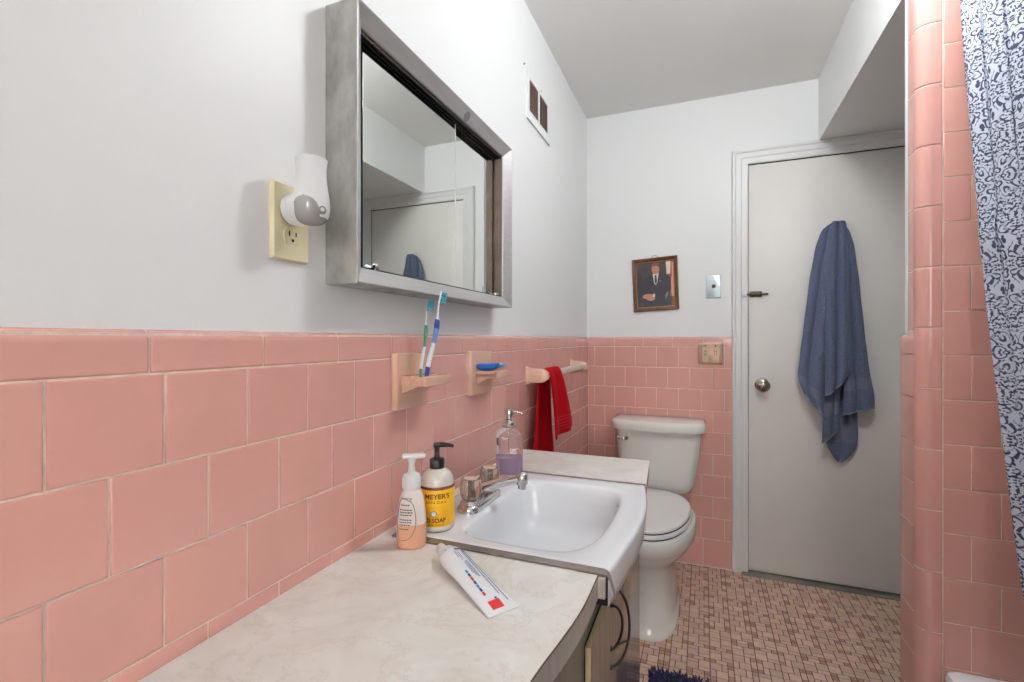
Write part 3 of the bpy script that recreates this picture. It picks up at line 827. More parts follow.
for cx_ in (.612, .660):
    bm = BM(); P_ = [(cx_+u, 1.090+v) for u, v in rrect(.030, .078, .012, 4)]
    prism(bm, P_, 0, .0012, lambda u, v, w: (u, BK-.0066-w, v)); obj('insert', bm, M['plate'], so)
    for z_, r_ in ((1.134, .0042), (1.062, .003)):
        bm = BM(); lathe(bm, (cx_, BK-.0070, z_), [(0, 0), (r_, 0), (r_, .0015), (0, .0015)], (0, -1, 0), 14); obj('screw', bm, M['slot'], so)
    bm = BM()
    if cx_ < .63: 
        prism(bm, [(cx_+u, 1.098+v) for u, v in rrect(.014, .026, .006, 3)], 0, .0022, lambda u, v, w: (u, BK-.0066-w, v))
    else:
        for dz in (.007, -.007):
            for dx in (-.0045, .0045): box(bm, cx_+dx-.0018, cx_+dx+.0018, BK-.0088, BK-.0076, 1.098+dz-.004, 1.098+dz+.004)
    obj('socket_slots' if cx_ > .63 else 'toggle_recess', bm, M['slot'], so)
    if cx_ < .63:
        bm = BM(); box(bm, cx_-.0045, cx_+.0045, BK-.018, BK-.007, 1.090, 1.106, .002); obj('toggle', bm, M['ivory'], so)

# ------------------------------------------------------------------ towel on the door
hk = thing('door_hook', 'white hook high on the door behind the slate blue towel', 'hook', (1.186, DY, 1.68))
bm = BM(); plate2(bm, 1.186, 1.705, .030, .060, .006, DY); tube(bm, catmull([(1.186, DY-.005, 1.70), (1.186, DY-.030, 1.685), (1.186, DY-.045, 1.70), (1.186, DY-.046, 1.718)], 5), .006, 10)
obj('hook_body', bm, M['white'], hk)
TY = DY-.03
def panel(tab, depth0, amp, nf, ph, nrow=34, ncol=26, bulge=.0, zb=None, hem=None, tuck=0.):
    """tab rows (z, xl, xr); z decreasing"""
    zt, zl = tab[0][0], tab[-1][0]; rows = []
    tabn = [(-(r[0]), r[1], r[2]) for r in tab]
    for k in range(nrow+1):
        s = k/nrow
        z_ = zt+(zl-zt)*s
        xl, xr = interp(tabn, -z_)
        row = []
        for j in range(ncol+1):
            t = j/ncol
            zz = z_
            if hem: zz = z_+hem(t)*s**3
            dep = depth0(s)+bulge*math.sin(PI*t)**.7*min(1, s*4+.15)
            dep += amp*(.35+.65*min(1, s*1.6))*(2.2*abs(math.sin(.5*(ph+t*PI*nf+1.1*s)))**.8-1.3)*math.sin(PI*min(1, .12+t))**.3
            dep += .0025*math.sin(z_*37+t*11+ph)
            row.append((lerp(xl, xr, t), DY-max(.006, dep), zz))
        rows.append(row)
    return rows
bt = thing('bath_towel', 'slate blue bath towel draped from a hook on the cream door', 'towel', (1.17, DY-.03, .60))
def addp(name, rows, band=None, edge=True, shear=0.):
    bm = BM(); KEEP.add(id(bm))
    V = cloth_strip(bm, rows)
    if band:
        n = len(rows)-1
        for i in range(n):
            s = (i+.5)/n
            if band[0] < s < band[1]:
                for f in V[i][0].link_faces: pass
        bm.verts.index_update()
        for f in bm.faces:
            i = min(v.index for v in f.verts)//len(rows[0]); s = (i+.5)/n-shear*((min(v.index for v in f.verts) % len(rows[0]))/len(rows[0]))
            if band[0] < s < band[1]: f.material_index = 1
    o = obj(name, bm, [M['towel'], M['towelband']], bt, ang=180); solid(o, .008, 0, 1)
    if edge:
        bm = BM(); KEEP.add(id(bm)); tube(bm, rows[-1], .0038, 8); e = obj('hem', bm, M['hem'], o)
    return o
# hidden back layer, bottom corner (darker folds behind)
addp('back_layer', panel([(1.60, 1.13, 1.22), (1.2, 1.10, 1.25), (.95, 1.11, 1.265), (.80, 1.125, 1.262), (.72, 1.128, 1.264), (.67, 1.140, 1.262), (.63, 1.160, 1.235), (.600, 1.182, 1.202)], lambda s: .016+.008*s, .006, 3, .4, hem=lambda t: .0), (.80, .90))
# left flap
addp('left_fold', panel([(1.712, 1.160, 1.180), (1.69, 1.122, 1.185), (1.60, 1.092, 1.19), (1.45, 1.066, 1.18), (1.25, 1.043, 1.165), (1.05, 1.024, 1.155), (.95, 1.017, 1.150), (.88, 1.018, 1.143), (.795, 1.040, 1.136)],
      lambda s: .030+.034*math.sin(min(1, s*1.3)*PI*.6), .013, 3.4, 2.2, bulge=.018, hem=lambda t: .125*(1-t)**1.2), (.86, .925), shear=.03)
# right flap
addp('right_fold', panel([(1.712, 1.180, 1.196), (1.69, 1.178, 1.222), (1.60, 1.180, 1.246), (1.45, 1.183, 1.262), (1.25, 1.192, 1.277), (1.05, 1.196, 1.294), (.95, 1.200, 1.306), (.90, 1.198, 1.314), (.86, 1.196, 1.318), (.825, 1.194, 1.316)],
      lambda s: .028+.034*s, .012, 3.0, 1.0, bulge=.012, hem=lambda t: .035*t), (.81, .89))
# centre fold, in front, ending higher with its hem curling down to the left
addp('centre_fold', panel([(1.715, 1.158, 1.206), (1.69, 1.146, 1.212), (1.60, 1.130, 1.215), (1.45, 1.120, 1.216), (1.25, 1.120, 1.216), (1.05, 1.122, 1.216), (.98, 1.120, 1.214), (.915, 1.118, 1.204)],
      lambda s: .056+.046*s, .014, 3.6, .2, bulge=.012, hem=lambda t: .095*t**1.5))
# lower middle piece
addp('lower_fold', panel([(1.10, 1.135, 1.180), (1.0, 1.130, 1.182), (.92, 1.122, 1.182), (.85, 1.120, 1.180), (.78, 1.116, 1.180), (.73, 1.114, 1.178), (.69, 1.112, 1.172)],
      lambda s: .066, .010, 2.1, 1.2, bulge=.008, hem=lambda t: .06*t**1.3), (.55, .72))

# ------------------------------------------------------------------ toilet
TCX = .387; TYC = 2.20
tt = thing('toilet', 'white two-piece toilet against the pink tiled back wall', 'toilet', (TCX, TYC, 0))
def egg(z, w, f, b, yc=TYC, n=48, pw=2.2, cx=TCX):
    out = []
    for i in range(n):
        a = 2*PI*i/n; s, c_ = math.sin(a), math.cos(a)
        x = cx+w*math.copysign(abs(s)**(2/pw), s); L = f if c_ > 0 else b
        out.append((x, yc-L*math.copysign(abs(c_)**(2/pw), c_), z))
    return out
bm = BM()
prof = [(0, .118, .290, .26, 2.8), (.018, .118, .290, .26, 2.8), (.026, .113, .284, .26, 2.6), (.06, .110, .275, .26, 2.5), (.12, .106, .262, .25, 2.4), (.18, .102, .250, .24, 2.3), (.225, .104, .246, .24, 2.2), (.255, .120, .262, .25, 2.15),
        (.285, .148, .292, .25, 2.1), (.31, .168, .318, .25, 2.1), (.325, .176, .326, .25, 2.1), (.334, .180, .331, .25, 2.1), (.340, .185, .337, .25, 2.1), (.37, .188, .341, .25, 2.1), (.392, .187, .340, .25, 2.1), (.400, .183, .335, .245, 2.1)]
loft(bm, [egg(z_, w, f, b, pw=p) for z_, w, f, b, p in prof], True, True, True)
obj('bowl', bm, M['toilet'], tt, ang=60)
bm = BM()
P_ = lambda z_, s: egg(z_, .172*s, .336*s, .22*s, pw=2.1)
loft(bm, [P_(.399, .97), P_(.4075, .97)], True)
obj('seat_gap_shade', bm, M['gap'], tt)  # dark ring paints the shade between bowl and seat
bm = BM(); loft(bm, [P_(.420, .955), P_(.4275, .955)], True)
obj('seat_gap_shade', bm, M['gap'], tt)  # dark ring paints the shade between seat and lid
bm = BM(); loft(bm, [P_(.4065, .985), P_(.4085, 1.0), P_(.417, 1.0), P_(.4215, .985)], True); obj('seat', bm, M['seat'], tt, ang=50)
bm = BM(); Q_ = lambda z_, s: egg(z_, .166*s, .330*s, .22*s, pw=2.1); loft(bm, [Q_(.4265, .98), Q_(.4285, .995), Q_(.436, .995), Q_(.441, .975), Q_(.443, .93), Q_(.444, .6)], True); obj('seat_lid', bm, M['seat'], tt, ang=50)
for dx in (-.07, .07):
    bm = BM(); lathe(bm, (TCX+dx-.02, TYC+.212, .424), [(0, 0), (.008, 0), (.008, .04), (0, .04)], (1, 0, 0), 14); obj('hinge', bm, M['seat'], tt)
def tank_ring(z_, hw, yf, yb=2.640, bow=.030, r=.03, cx=TCX):
    out = []; n = 14
    for i in range(n+1):
        t = -1+2*i/n; out.append((cx+hw*t*(1-.02*(abs(t) > .95)), yf-bow*(1-t*t)+(r*.7 if abs(t) == 1 else 0), z_))
    for (x, y) in ((hw, yb-.012), (hw-.012, yb), (-hw+.012, yb), (-hw, yb-.012)): out.append((cx+x, y, z_))
    return out
bm = BM()
loft(bm, [tank_ring(.392, .110, 2.53), tank_ring(.400, .140, 2.508), tank_ring(.416, .162, 2.492), tank_ring(.45, .177, 2.484), tank_ring(.52, .190, 2.478), tank_ring(.60, .200, 2.472), tank_ring(.718, .209, 2.466)], True)
tk = obj('tank', bm, M['toilet'], tt, ang=50)
bm = BM()
loft(bm, [tank_ring(.713, .216, 2.462, bow=.04), tank_ring(.716, .226, 2.452, bow=.04), tank_ring(.738, .228, 2.450, bow=.04), tank_ring(.752, .227, 2.451, bow=.04), tank_ring(.760, .222, 2.457, bow=.04), tank_ring(.764, .212, 2.468, bow=.04)], True)
obj('tank_lid', bm, M['toilet'], tt, ang=50)
bm = BM(); lathe(bm, (TCX-.145, 2.458-.012, .672), [(0, -.004), (.011, -.004), (.011, .006), (.008, .010), (0, .010)], (0, -1, 0), 20)
tube(bm, catmull([(TCX-.145, 2.440, .672), (TCX-.160, 2.434, .673), (TCX-.185, 2.434, .675)], 4), [.004, .005, .005, .005, .005, .005, .006, .006, .007], 10)
obj('flush_lever', bm, M['chrome'], tk)

# ------------------------------------------------------------------ vanity cabinet
vc = thing('vanity_cabinet', 'worn tan wood vanity cabinet with wire handle under the cream countertop', 'cabinet', (.2, .8, 0))
CZ = .779; FX = .4115; FD = .4235
bm = BM(); box(bm, .003, FX, -.30, .780, .09, .738, .001); box(bm, .003, FX, .780, 1.320, .09, .640); box(bm, FX-.018, FX, .779, 1.321, .60, .713); box(bm, .003, FX, 1.320, 1.485, .09, .738, .001); box(bm, .003, FX-.05, -.29, 1.480, 0, .09)
obj('body', bm, M['cab'], vc, ang=30)
def cab_door(y0, y1, hy=None):
    bm = BM(); box(bm, FX+.002, FD, y0, y1, .11, .645, .0012)
    for f in bm.faces:
        if abs(f.normal.x) < .5: f.material_index = 1
    d = obj('door', bm, [M['cabdoor'], M['dooredge']], vc, ang=30)
    bm = BM(); 
    loft(bm, [[(FX+.0008, y0-.003, .107), (FX+.0008, y1+.003, .107), (FX+.0008, y1+.003, .648), (FX+.0008, y0-.003, .648)], [(FX+.002, y0-.003, .107), (FX+.002, y1+.003, .107), (FX+.002, y1+.003, .648), (FX+.002, y0-.003, .648)]], True)
    obj('door_gap_shade', bm, M['gap'], d, smooth=False)  # dark backing sheet paints the shade in the gap round the door
    if hy:
        bm = BM()
        for (zc_, hl, so, yo) in ((.575, .082, .034, 0), (.576, .045, .020, -.004)):
            pts = [(FD+so*math.sin(PI*k/14)+.001, hy+yo+.022*math.sin(PI*k/14), zc_+hl*math.cos(PI*k/14)) for k in range(15)]
            tube(bm, pts, .0028, 8)
        for z_ in (.657, .493, .621, .531): lathe(bm, (FD, hy, z_), [(0, 0), (.006, 0), (.005, .003), (0, .004)], (1, 0, 0), 12)
        tube(bm, [(FD+.010, hy+.010, .535), (FD+.034, hy+.020, .545)], .0022, 8)
        obj('wire_handle', bm, mat('bronze_wire', (62, 52, 44), .4, .6), d)
cab_door(.802, 1.475, .99); cab_door(.10, .55)

# ------------------------------------------------------------------ countertop
edge = catmull([(.41, YN+.002, 0), (.410, -.3, 0), (.410, .2, 0), (.413, .42, 0), (.419, .52, 0), (.430, .60, 0), (.437, .66, 0), (.4395, .71, 0), (.4395, .786, 0)], 6)
ct = thing('countertop', 'cream marbled laminate countertop around the white sink along the left wall', 'countertop', (.22, .8, .74))
bm = BM()
loft(bm, [[(.001, p.y, CZ-.001), (.001, p.y, CZ), (p.x-.0015, p.y, CZ), (p.x, p.y, CZ-.0015)] for p in edge], False)
box(bm, .001, .030, .785, 1.31, .745, CZ)
FY0, FY1 = 1.312, 1.567
prism(bm, [(.001, FY0), (.4595, FY0), (.4435, FY1), (.001, FY1)], CZ-.003, CZ+.005, lambda u, v, w: (u, v, w))
obj('top', bm, M['counter'], ct, ang=30)
bm = BM()
loft(bm, [[(p.x-.0002, p.y, CZ-.0014), (p.x-.0002, p.y, .741), (p.x-.012, p.y, .740)] for p in edge], False)
loft(bm, [[(.002, y, .742), (.437, y, .742), (.437, y, CZ-.0016), (.002, y, CZ-.0016)] for y in (.7845, .7855)], True)
box(bm, .40, .4515, .783, .7905, .742, CZ-.002, .001)
obj('front_edge', bm, M['counter_edge'], ct, ang=30, label='grey laminate edge band')
bm = BM(); tube(bm, [(p.x-.0006, p.y, CZ-.0006) for p in edge], .0011, 6)
obj('edge_seam', bm, mat('brown_edge_line', (96, 72, 58), .6), ct)
bm = BM(); prism(bm, [(.002, FY0), (.4585, FY0), (.4425, FY1-.001), (.002, FY1-.001)], .742, CZ-.003, lambda u, v, w: (u, v, w))
obj('end_edge', bm, mat('brown_laminate_end', (168, 142, 122), .4, var=.1, vscale=20), ct, ang=30)
bm = BM(); tube(bm, [(.0015, YN+.05+i*.09, CZ+.0006) for i in range(28)], .0022, 8)
obj('caulk_bead', bm, M['caulk'], ct)

# ------------------------------------------------------------------ sink
sk = thing('bathroom_sink', 'white porcelain self-rimming sink with a bowed front set in the countertop', 'sink', (.26, 1.05, .66))
ZS = .7825
outer = [(.456, .803), (.4625, .846), (.470, .92), (.4765, .98), (.4805, 1.06), (.4795, 1.13), (.474, 1.20), (.464, 1.27), (.4575, 1.309)]
oc = catmull([(x, y, 0) for x, y in outer], 6)
opoly = [(p.x, p.y) for p in oc]+[(.46*(1-t)+.028*t, 1.309) for t in (.15, .3, .45, .6, .75, .9, 1)]+[(.028, 1.309-(.506)*t) for t in (.12, .25, .37, .5, .62, .75, .87, 1)]+[(.028+.428*t, .803) for t in (.15, .3, .45, .6, .75, .9)]
basin = [(.150, .868), (.144, .905), (.142, 1.04), (.142, 1.17), (.150, 1.225), (.19, 1.243), (.27, 1.247), (.352, 1.243), (.398, 1.222), (.414, 1.17), (.419, 1.10), (.416, 1.0), (.408, .93), (.385, .872), (.345, .848), (.27, .843), (.19, .848)]
bc = catmull([(x, y, 0) for x, y in basin], 6, True); bpoly = [(p.x, p.y) for p in bc]
cen = (.275, 1.045)
def ray_hit(poly, a):
    dx, dy = math.cos(a), math.sin(a); best = 0
    for i in range(len(poly)):
        (x1, y1), (x2, y2) = poly[i], poly[(i+1) % len(poly)]
        ex, ey = x2-x1, y2-y1; den = dx*ey-dy*ex
        if abs(den) < 1e-9: continue
        t = ((x1-cen[0])*ey-(y1-cen[1])*ex)/den; s = ((x1-cen[0])*dy-(y1-cen[1])*dx)/den
        if t > 0 and -1e-6 <= s <= 1+1e-6: best = max(best, t)
    return best
NA = 180
corner = [math.atan2(y-cen[1], x-cen[0]) for x, y in ((.456, .803), (.4575, 1.309), (.028, 1.309), (.028, .803))]
angs = sorted([2*PI*i/NA-PI for i in range(NA)]+corner)
RO = [ray_hit(opoly, a) for a in angs]; RB = [ray_hit(bpoly, a) for a in angs]
def pt(i, r, z_): return (cen[0]+r*math.cos(angs[i]), cen[1]+r*math.sin(angs[i]), z_)
n = len(angs); I = range(n)
bm = BM(); rings = []
def front(i):   # how much of the bowed front apron shows at this angle
    x = cen[0]+RO[i]*math.cos(angs[i]); return 1. if x > .45 else 0.
rings.append([pt(i, RO[i]-.030, .719 if front(i) else .740) for i in I])
rings.append([pt(i, RO[i]-.010, .716 if front(i) else .742) for i in I])
rings.append([pt(i, RO[i]-.004, .720 if front(i) else .745) for i in I])
rings.append([pt(i, RO[i]-.001, .735 if front(i) else .750) for i in I])
rings.append([pt(i, RO[i], ZS-.008) for i in I])
rings.append([pt(i, RO[i]-.0010, ZS-.004) for i in I])
rings.append([pt(i, RO[i]-.0040, ZS-.001) for i in I])
rings.append([pt(i, RO[i]-.009, ZS) for i in I])
for t, z_ in ((.35, ZS-.0008), (.7, ZS-.0015)): rings.append([pt(i, lerp(RO[i]-.009, RB[i]+.008, t), z_) for i in I])
rings.append([pt(i, RB[i]+.008, ZS-.002) for i in I])
rings.append([pt(i, RB[i]+.002, ZS-.004) for i in I])
rings.append([pt(i, RB[i]-.003, ZS-.009) for i in I])
for s, dz in ((.965, .022), (.945, .045), (.92, .07), (.885, .09), (.83, .105), (.74, .116), (.6, .122), (.4, .127), (.2, .131), (.09, .133)):
    rings.append([pt(i, (RB[i])*s*(.985), ZS-dz) for i in I])
loft(bm, rings, True, False, True)
obj('basin', bm, M['porc'], sk, ang=50)
bm = BM(); lathe(bm, (cen[0], cen[1], ZS-.1335), [(0, 0), (.020, 0), (.022, .002), (.020, .004), (.012, .002), (0, .002)], n=28); obj('drain', bm, M['chrome'], sk)
bm = BM()
# metal clamp rim along the near and far side, turning down over the front
box(bm, .40, .4535, .7908, .7945, .728, CZ-.002); obj('rim_gap', bm, M['gap'], sk, smooth=False)
for (ya, yb) in ((.7865, .8035), (1.3085, 1.3125)):
    bm = BM()
    prof = [(.03, CZ+.0035), (.446, CZ+.0035), (.4525, CZ+.001), (.457, CZ-.006), (.4655, .743)] if ya < 1 else [(.03, CZ+.0035), (.4585, CZ+.0035)]
    up = [(x, y_, z_) for (x, z_) in prof for y_ in ()]
    rings = [[(x, ya+q, z_-.003), (x, ya+q, z_), (x, yb, z_+.001), (x, yb, z_-.003)] for (x, z_), q in zip(prof, (0, 0, .002, .0065, .0075))]
    loft(bm, rings, True, True, True)
    obj('clamp_rim', bm, M['rim'], sk, ang=35, label='dull metal clamp rim')

# ------------------------------------------------------------------ faucet
fc = thing('faucet', 'chrome centerset faucet with two smoky acrylic knobs on the sink ledge', 'faucet', (.095, 1.025, ZS))
bm = BM(); fx, fy = .108, 1.025
loft(bm, [[(fx+u, fy+v, ZS-.0015+w) for u, v in rrect(.052*k, .168*k2, .025*k, 8)] for k, k2, w in ((1, 1, 0), (1, 1, .006), (.96, .985, .011), (.82, .94, .015), (.55, .86, .018))], True)
for dy in (-.052, .052): lathe(bm, (fx, fy+dy, ZS+.014), [(.024, 0), (.022, .005), (.016, .010), (.013, .014)], n=24)
obj('base', bm, M['chrome'], fc)
for dy in (-.052, .052):
    bm = BM(); rings = []
    for z_, r in ((.024, .015), (.027, .0205), (.034, .0235), (.046, .0255), (.058, .0252), (.066, .0235), (.070, .0215)):
        rings.append([(fx+.002+(r*(1+.035*math.cos(8*a)))*math.cos(a), fy+dy+(r*(1+.035*math.cos(8*a)))*math.sin(a), ZS+z_) for a in [2*PI*i/64 for i in range(64)]])
    loft(bm, rings, True)
    k_ = obj('knob', bm, M['acrylic'], fc, ang=30)
    bm = BM(); lathe(bm, (fx+.002, fy+dy, ZS+.0702), [(0, 0), (.0165, 0), (.0165, .0015), (.014, .0022), (0, .0022)], n=28); obj('knob_cap', bm, M['cappale'], k_)
    bm = BM(); lathe(bm, (fx+.002, fy+dy, ZS+.022), [(.008, 0), (.007, .02), (.006, .046)], n=16); obj('stem', bm, M['brass'], k_)
bm = BM()
sp = catmull([(fx-.004, fy, ZS+.012), (fx+.004, fy, ZS+.030), (fx+.030, fy+.004, ZS+.043), (fx+.070, fy+.012, ZS+.055), (fx+.100, fy+.018, ZS+.062)], 5)
N_ = len(sp); rings = []
for i, p in enumerate(sp):
    w = lerp(.020, .0125, i/(N_-1)); h_ = lerp(.014, .0095, i/(N_-1))
    d = (sp[min(i+1, N_-1)]-sp[max(i-1, 0)]).normalized(); s_ = d.cross(Vector((0, 0, 1)));
    s_ = Vector((0, 1, 0)) if s_.length < .2 else s_.normalized(); u_ = s_.cross(d).normalized()
    if u_.z < 0 and abs(u_.z) > .2: u_ = -u_
    rings.append([p+s_*u*w+u_*v*h_ for u, v in [(math.cos(2*PI*k/20), math.sin(2*PI*k/20)) for k in range(20)]])
loft(bm, rings, True)
sp_ = obj('spout', bm, M['chrome'], fc, ang=60)
bm = BM(); e = Vector(sp[-1])
lathe(bm, (e.x, e.y, e.z-.024), [(0, 0), (.0095, 0), (.0100, .003), (.0098, .010), (.014, .0115), (.0150, .020), (.0150, .030), (.012, .036), (.006, .039), (0, .0395)], n=28)
obj('aerator', bm, M['chrome'], sp_)
bm = BM(); tube(bm, [(fx-.022, fy+.002, ZS+.012), (fx-.022, fy+.002, ZS+.052)], .0022, 8); lathe(bm, (fx-.022, fy+.002, ZS+.05), [(0, 0), (.005, .001), (.006, .005), (.004, .009), (0, .010)], n=16)
obj('lift_rod', bm, M['chrome'], fc)

# ------------------------------------------------------------------ bottles
def oval(c, z_, rx, ry, rot, n=40, pw=2.3):
    out = []; cr_, sr_ = math.cos(rot), math.sin(rot)
    for i in range(n):
        a = 2*PI*i/n; x = rx*math.copysign(abs(math.cos(a))**(2/pw), math.cos(a)); y = ry*math.copysign(abs(math.sin(a))**(2/pw), math.sin(a))
        out.append((c[0]+x*cr_-y*sr_, c[1]+x*sr_+y*cr_, z_))
    return out
def oval_pt(c, ang, rx, ry, rot, z_, off=0., pw=2.3):
    x = (rx+off)*math.copysign(abs(math.cos(ang))**(2/pw), math.cos(ang)); y = (ry+off)*math.copysign(abs(math.sin(ang))**(2/pw), math.sin(ang))
    cr_, sr_ = math.cos(rot), math.sin(rot); return (c[0]+x*cr_-y*sr_, c[1]+x*sr_+y*cr_, z_)

# foaming hand soap (left, clear with peach liquid)
c = (.087, .770); ls = thing('hand_soap_bottle', 'clear foaming soap bottle with white pump and peach liquid, nearest bottle', 'soap bottle', (c[0], c[1], CZ))
rot = math.radians(20)
prof = [(0, .025, .020), (.004, .0272, .022), (.02, .0280, .023), (.045, .0275, .0225), (.066, .0260, .0215), (.084, .0238, .0200), (.097, .021, .0185), (.105, .0172, .016), (.109, .0145, .0145)]
bm = BM(); loft(bm, [oval(c, CZ+z_, a, b, rot) for z_, a, b in prof if z_ <= .045], True); obj('liquid', bm, M['peach'], ls, ang=60)
bm = BM(); loft(bm, [oval(c, CZ+z_, a, b, rot) for z_, a, b in prof if z_ >= .045], True); lb = obj('bottle', bm, M['lotion'], ls, ang=60)
bm = BM()
lathe(bm, (*c, CZ+.1085), [(.0165, 0), (.0175, .002), (.0175, .020), (.015, .026), (.009, .029), (.0065, .032), (.0058, .045), (.009, .058), (.010, .060)], n=32)
box(bm, c[0]-.018, c[0]+.026, c[1]-.0095, c[1]+.0095, CZ+.165, CZ+.1735, .004, seg=3, rot=Matrix.Rotation(math.radians(30), 4, 'Z'), piv=(c[0], c[1], CZ+.17))
obj('pump', bm, M['white'], ls)
bm = BM(); a0 = math.radians(-98)
def LB(u, v):   # label on the camera/left side of the bottle
    z_ = .060+v*.95; w = interp([(p[0], p[1], p[2]) for p in prof], z_); return oval_pt(c, a0+u/.026, w[0], w[1], rot, CZ+z_, .0004)
pl = catmull([(-.018, .030, 0), (.008, .028, 0), (.015, -.005, 0), (.010, -.030, 0), (-.001, -.044, 0), (-.018, -.036, 0)], 5, True)
pp_ = [LB(p.x, p.y) for p in pl]; tube(bm, pp_, .0006, 6, closed=True)
for k, (v, a, b) in enumerate([(.022, -.014, .005), (.013, -.015, .009), (.008, -.015, .010), (.003, -.015, .008), (-.006, -.014, .008), (-.011, -.014, .008), (-.016, -.014, .006), (-.024, -.013, .004)]):
    for s in range(6):
        u0 = lerp(a, b, s/6); u1 = lerp(a, b, (s+.8)/6)
        f = bm.faces.new([bm.verts.new(LB(*q)) for q in ((u0, v), (u1, v), (u1, v+.0022), (u0, v+.0022))])
put_text(bm, 'foaming', .008, lambda u, v: LB(u, v), -.004, .036)
obj('label_print', bm, M['grayink'], lb, smooth=False)

# yellow label dish soap
c = (.090, .858); cy_ = thing('dish_soap_bottle', 'soap bottle with yellow label and black pump on the sink edge', 'soap bottle', (c[0], c[1], ZS))
RX, RY = .034, .034; B0 = ZS
prof = [(0, .030), (.003, .0325), (.010, .034), (.075, .034), (.092, .0335), (.102, .031), (.110, .026), (.115, .019), (.117, .014)]
bm = BM(); lathe(bm, (*c, B0), [(r_*1.05, z_*1.04) for z_, r_ in prof], n=48, cap0=True, cap1=True); bd = obj('bottle', bm, M['milk'], cy_, ang=50)
bm = BM(); lathe(bm, (*c, B0+.012), [(.0359, 0), (.0362, .0005), (.0362, .0725), (.0359, .073)], n=64, cap0=False, cap1=False); lab = obj('label', bm, M['yellow'], cy_, ang=50)
bm = BM(); lathe(bm, (*c, B0+.0852), [(.0356, 0), (.0360, .001), (.0358, .004), (.0352, .006)], n=64, cap0=False, cap1=False); obj('soap_line', bm, M['amber'], cy_)
adir = math.atan2(-.86, .51)+.10     # towards the camera
def DS(u, v, off=.0365): a = adir+u/.0362; return (c[0]+off*math.cos(a), c[1]+off*math.sin(a), B0+.012+v)
bm = BM()
put_text(bm, "MRS. MEYER'S", .0135, DS, -.020, .060, w=.086, bold=.0003)
put_text(bm, 'CLEAN DAY', .0075, DS, -.012, .049, w=.056)
for v, w_ in ((.040, .038), (.037, .034)): put_text(bm, '- - - - - - - - - -', .004, DS, -.004, v, w=w_)
put_text(bm, 'HAND SOAP', .0115, DS, -.018, .013, w=.064, bold=.0003)
put_text(bm, 'LIQUID  12.5 FL OZ', .004, DS, -.006, .004, w=.034)
for q in range(5): put_text(bm, '------', .004, DS, .013, .033-.0035*q, w=.013)
obj('label_print', bm, M['ink'], lab, smooth=False)
bm = BM(); nn = 24
f = bm.faces.new([bm.verts.new(DS(-.010+.0065*math.cos(2*PI*i/nn), .0265+.0065*math.sin(2*PI*i/nn), .0368)) for i in range(nn)])
obj('seal', bm, mat('grey_seal', (150, 146, 150), .5), lab, smooth=False)
bm = BM(); f = bm.faces.new([bm.verts.new(DS(-.010+.0045*math.cos(2*PI*i/nn), .0265+.0045*math.sin(2*PI*i/nn), .0370)) for i in range(nn)])
obj('seal_centre', bm, M['tubewhite'], lab, smooth=False)
bm = BM(); lathe(bm, (*c, B0+.121), [(.0145, 0), (.0150, .001), (.0150, .018), (.0135, .020), (.007, .021), (.0055, .023), (.0055, .042), (.0072, .043), (.0078, .050), (.006, .052)], n=32)
hd = Vector((.86, .42, 0)).normalized()
tube(bm, [Vector((*c, B0+0.168))-hd*.006, Vector((*c, B0+0.169))+hd*.010, Vector((*c, B0+0.168))+hd*.024, Vector((*c, B0+.1655))+hd*.034], [.0062, .0055, .0042, .003], 12)
obj('pump', bm, M['black'], cy_)

# glass dispenser with lilac soap
c = (.088, 1.258); gd = thing('glass_soap_dispenser', 'clear glass soap dispenser with lilac liquid and chrome pump behind the faucet', 'soap dispenser', (c[0], c[1], ZS))
rot = math.radians(24)
def sq(z_, w, r, w2=None):
    cr_, sr_ = math.cos(rot), math.sin(rot); return [(c[0]+u*cr_-v*sr_, c[1]+u*sr_+v*cr_, ZS+z_) for u, v in rrect(w*1.16, (w2 or w)*1.16, r*1.1, 5)]
bm = BM()
loft(bm, [sq(.0005, .058, .012), sq(.003, .064, .014), (sq(.112, .066, .014)), sq(.122, .062, .016), sq(.130, .046, .018), sq(.134, .034, .0165), sq(.140, .032, .0155)], True, True, False)
loft(bm, [sq(.140, .028, .0135), sq(.130, .038, .015), sq(.120, .056, .013), sq(.108, .059, .012), sq(.011, .058, .012), sq(.009, .054, .012)], True, False, True)
obj('glass_body', bm, M['glass'], gd, ang=50)
bm = BM(); loft(bm, [sq(.0115, .057, .011), sq(.054, .0584, .0115)], True); obj('liquid_soap', bm, M['purple'], gd, ang=50, label='lilac liquid soap')
bm = BM(); lathe(bm, (*c, ZS+.139), [(0, 0), (.017, 0), (.0175, .003), (.0175, .012), (.013, .016), (.013, .020), (.0085, .022), (.0085, .030), (.0125, .031), (.0130, .047), (.011, .050), (0, .050)], n=32)
hd = Vector((.93, .2, 0)).normalized(); tube(bm, [Vector((*c, ZS+.180))+hd*.006, Vector((*c, ZS+.181))+hd*.022, Vector((*c, ZS+.176))+hd*.038], [.004, .0034, .0026], 10)
pu = obj('pump', bm, M['chrome'], gd)
bm = BM(); tube(bm, [(*c, ZS+.014), (*c, ZS+.139)], .0025, 8); obj('dip_tube', bm, M['glass'], gd)

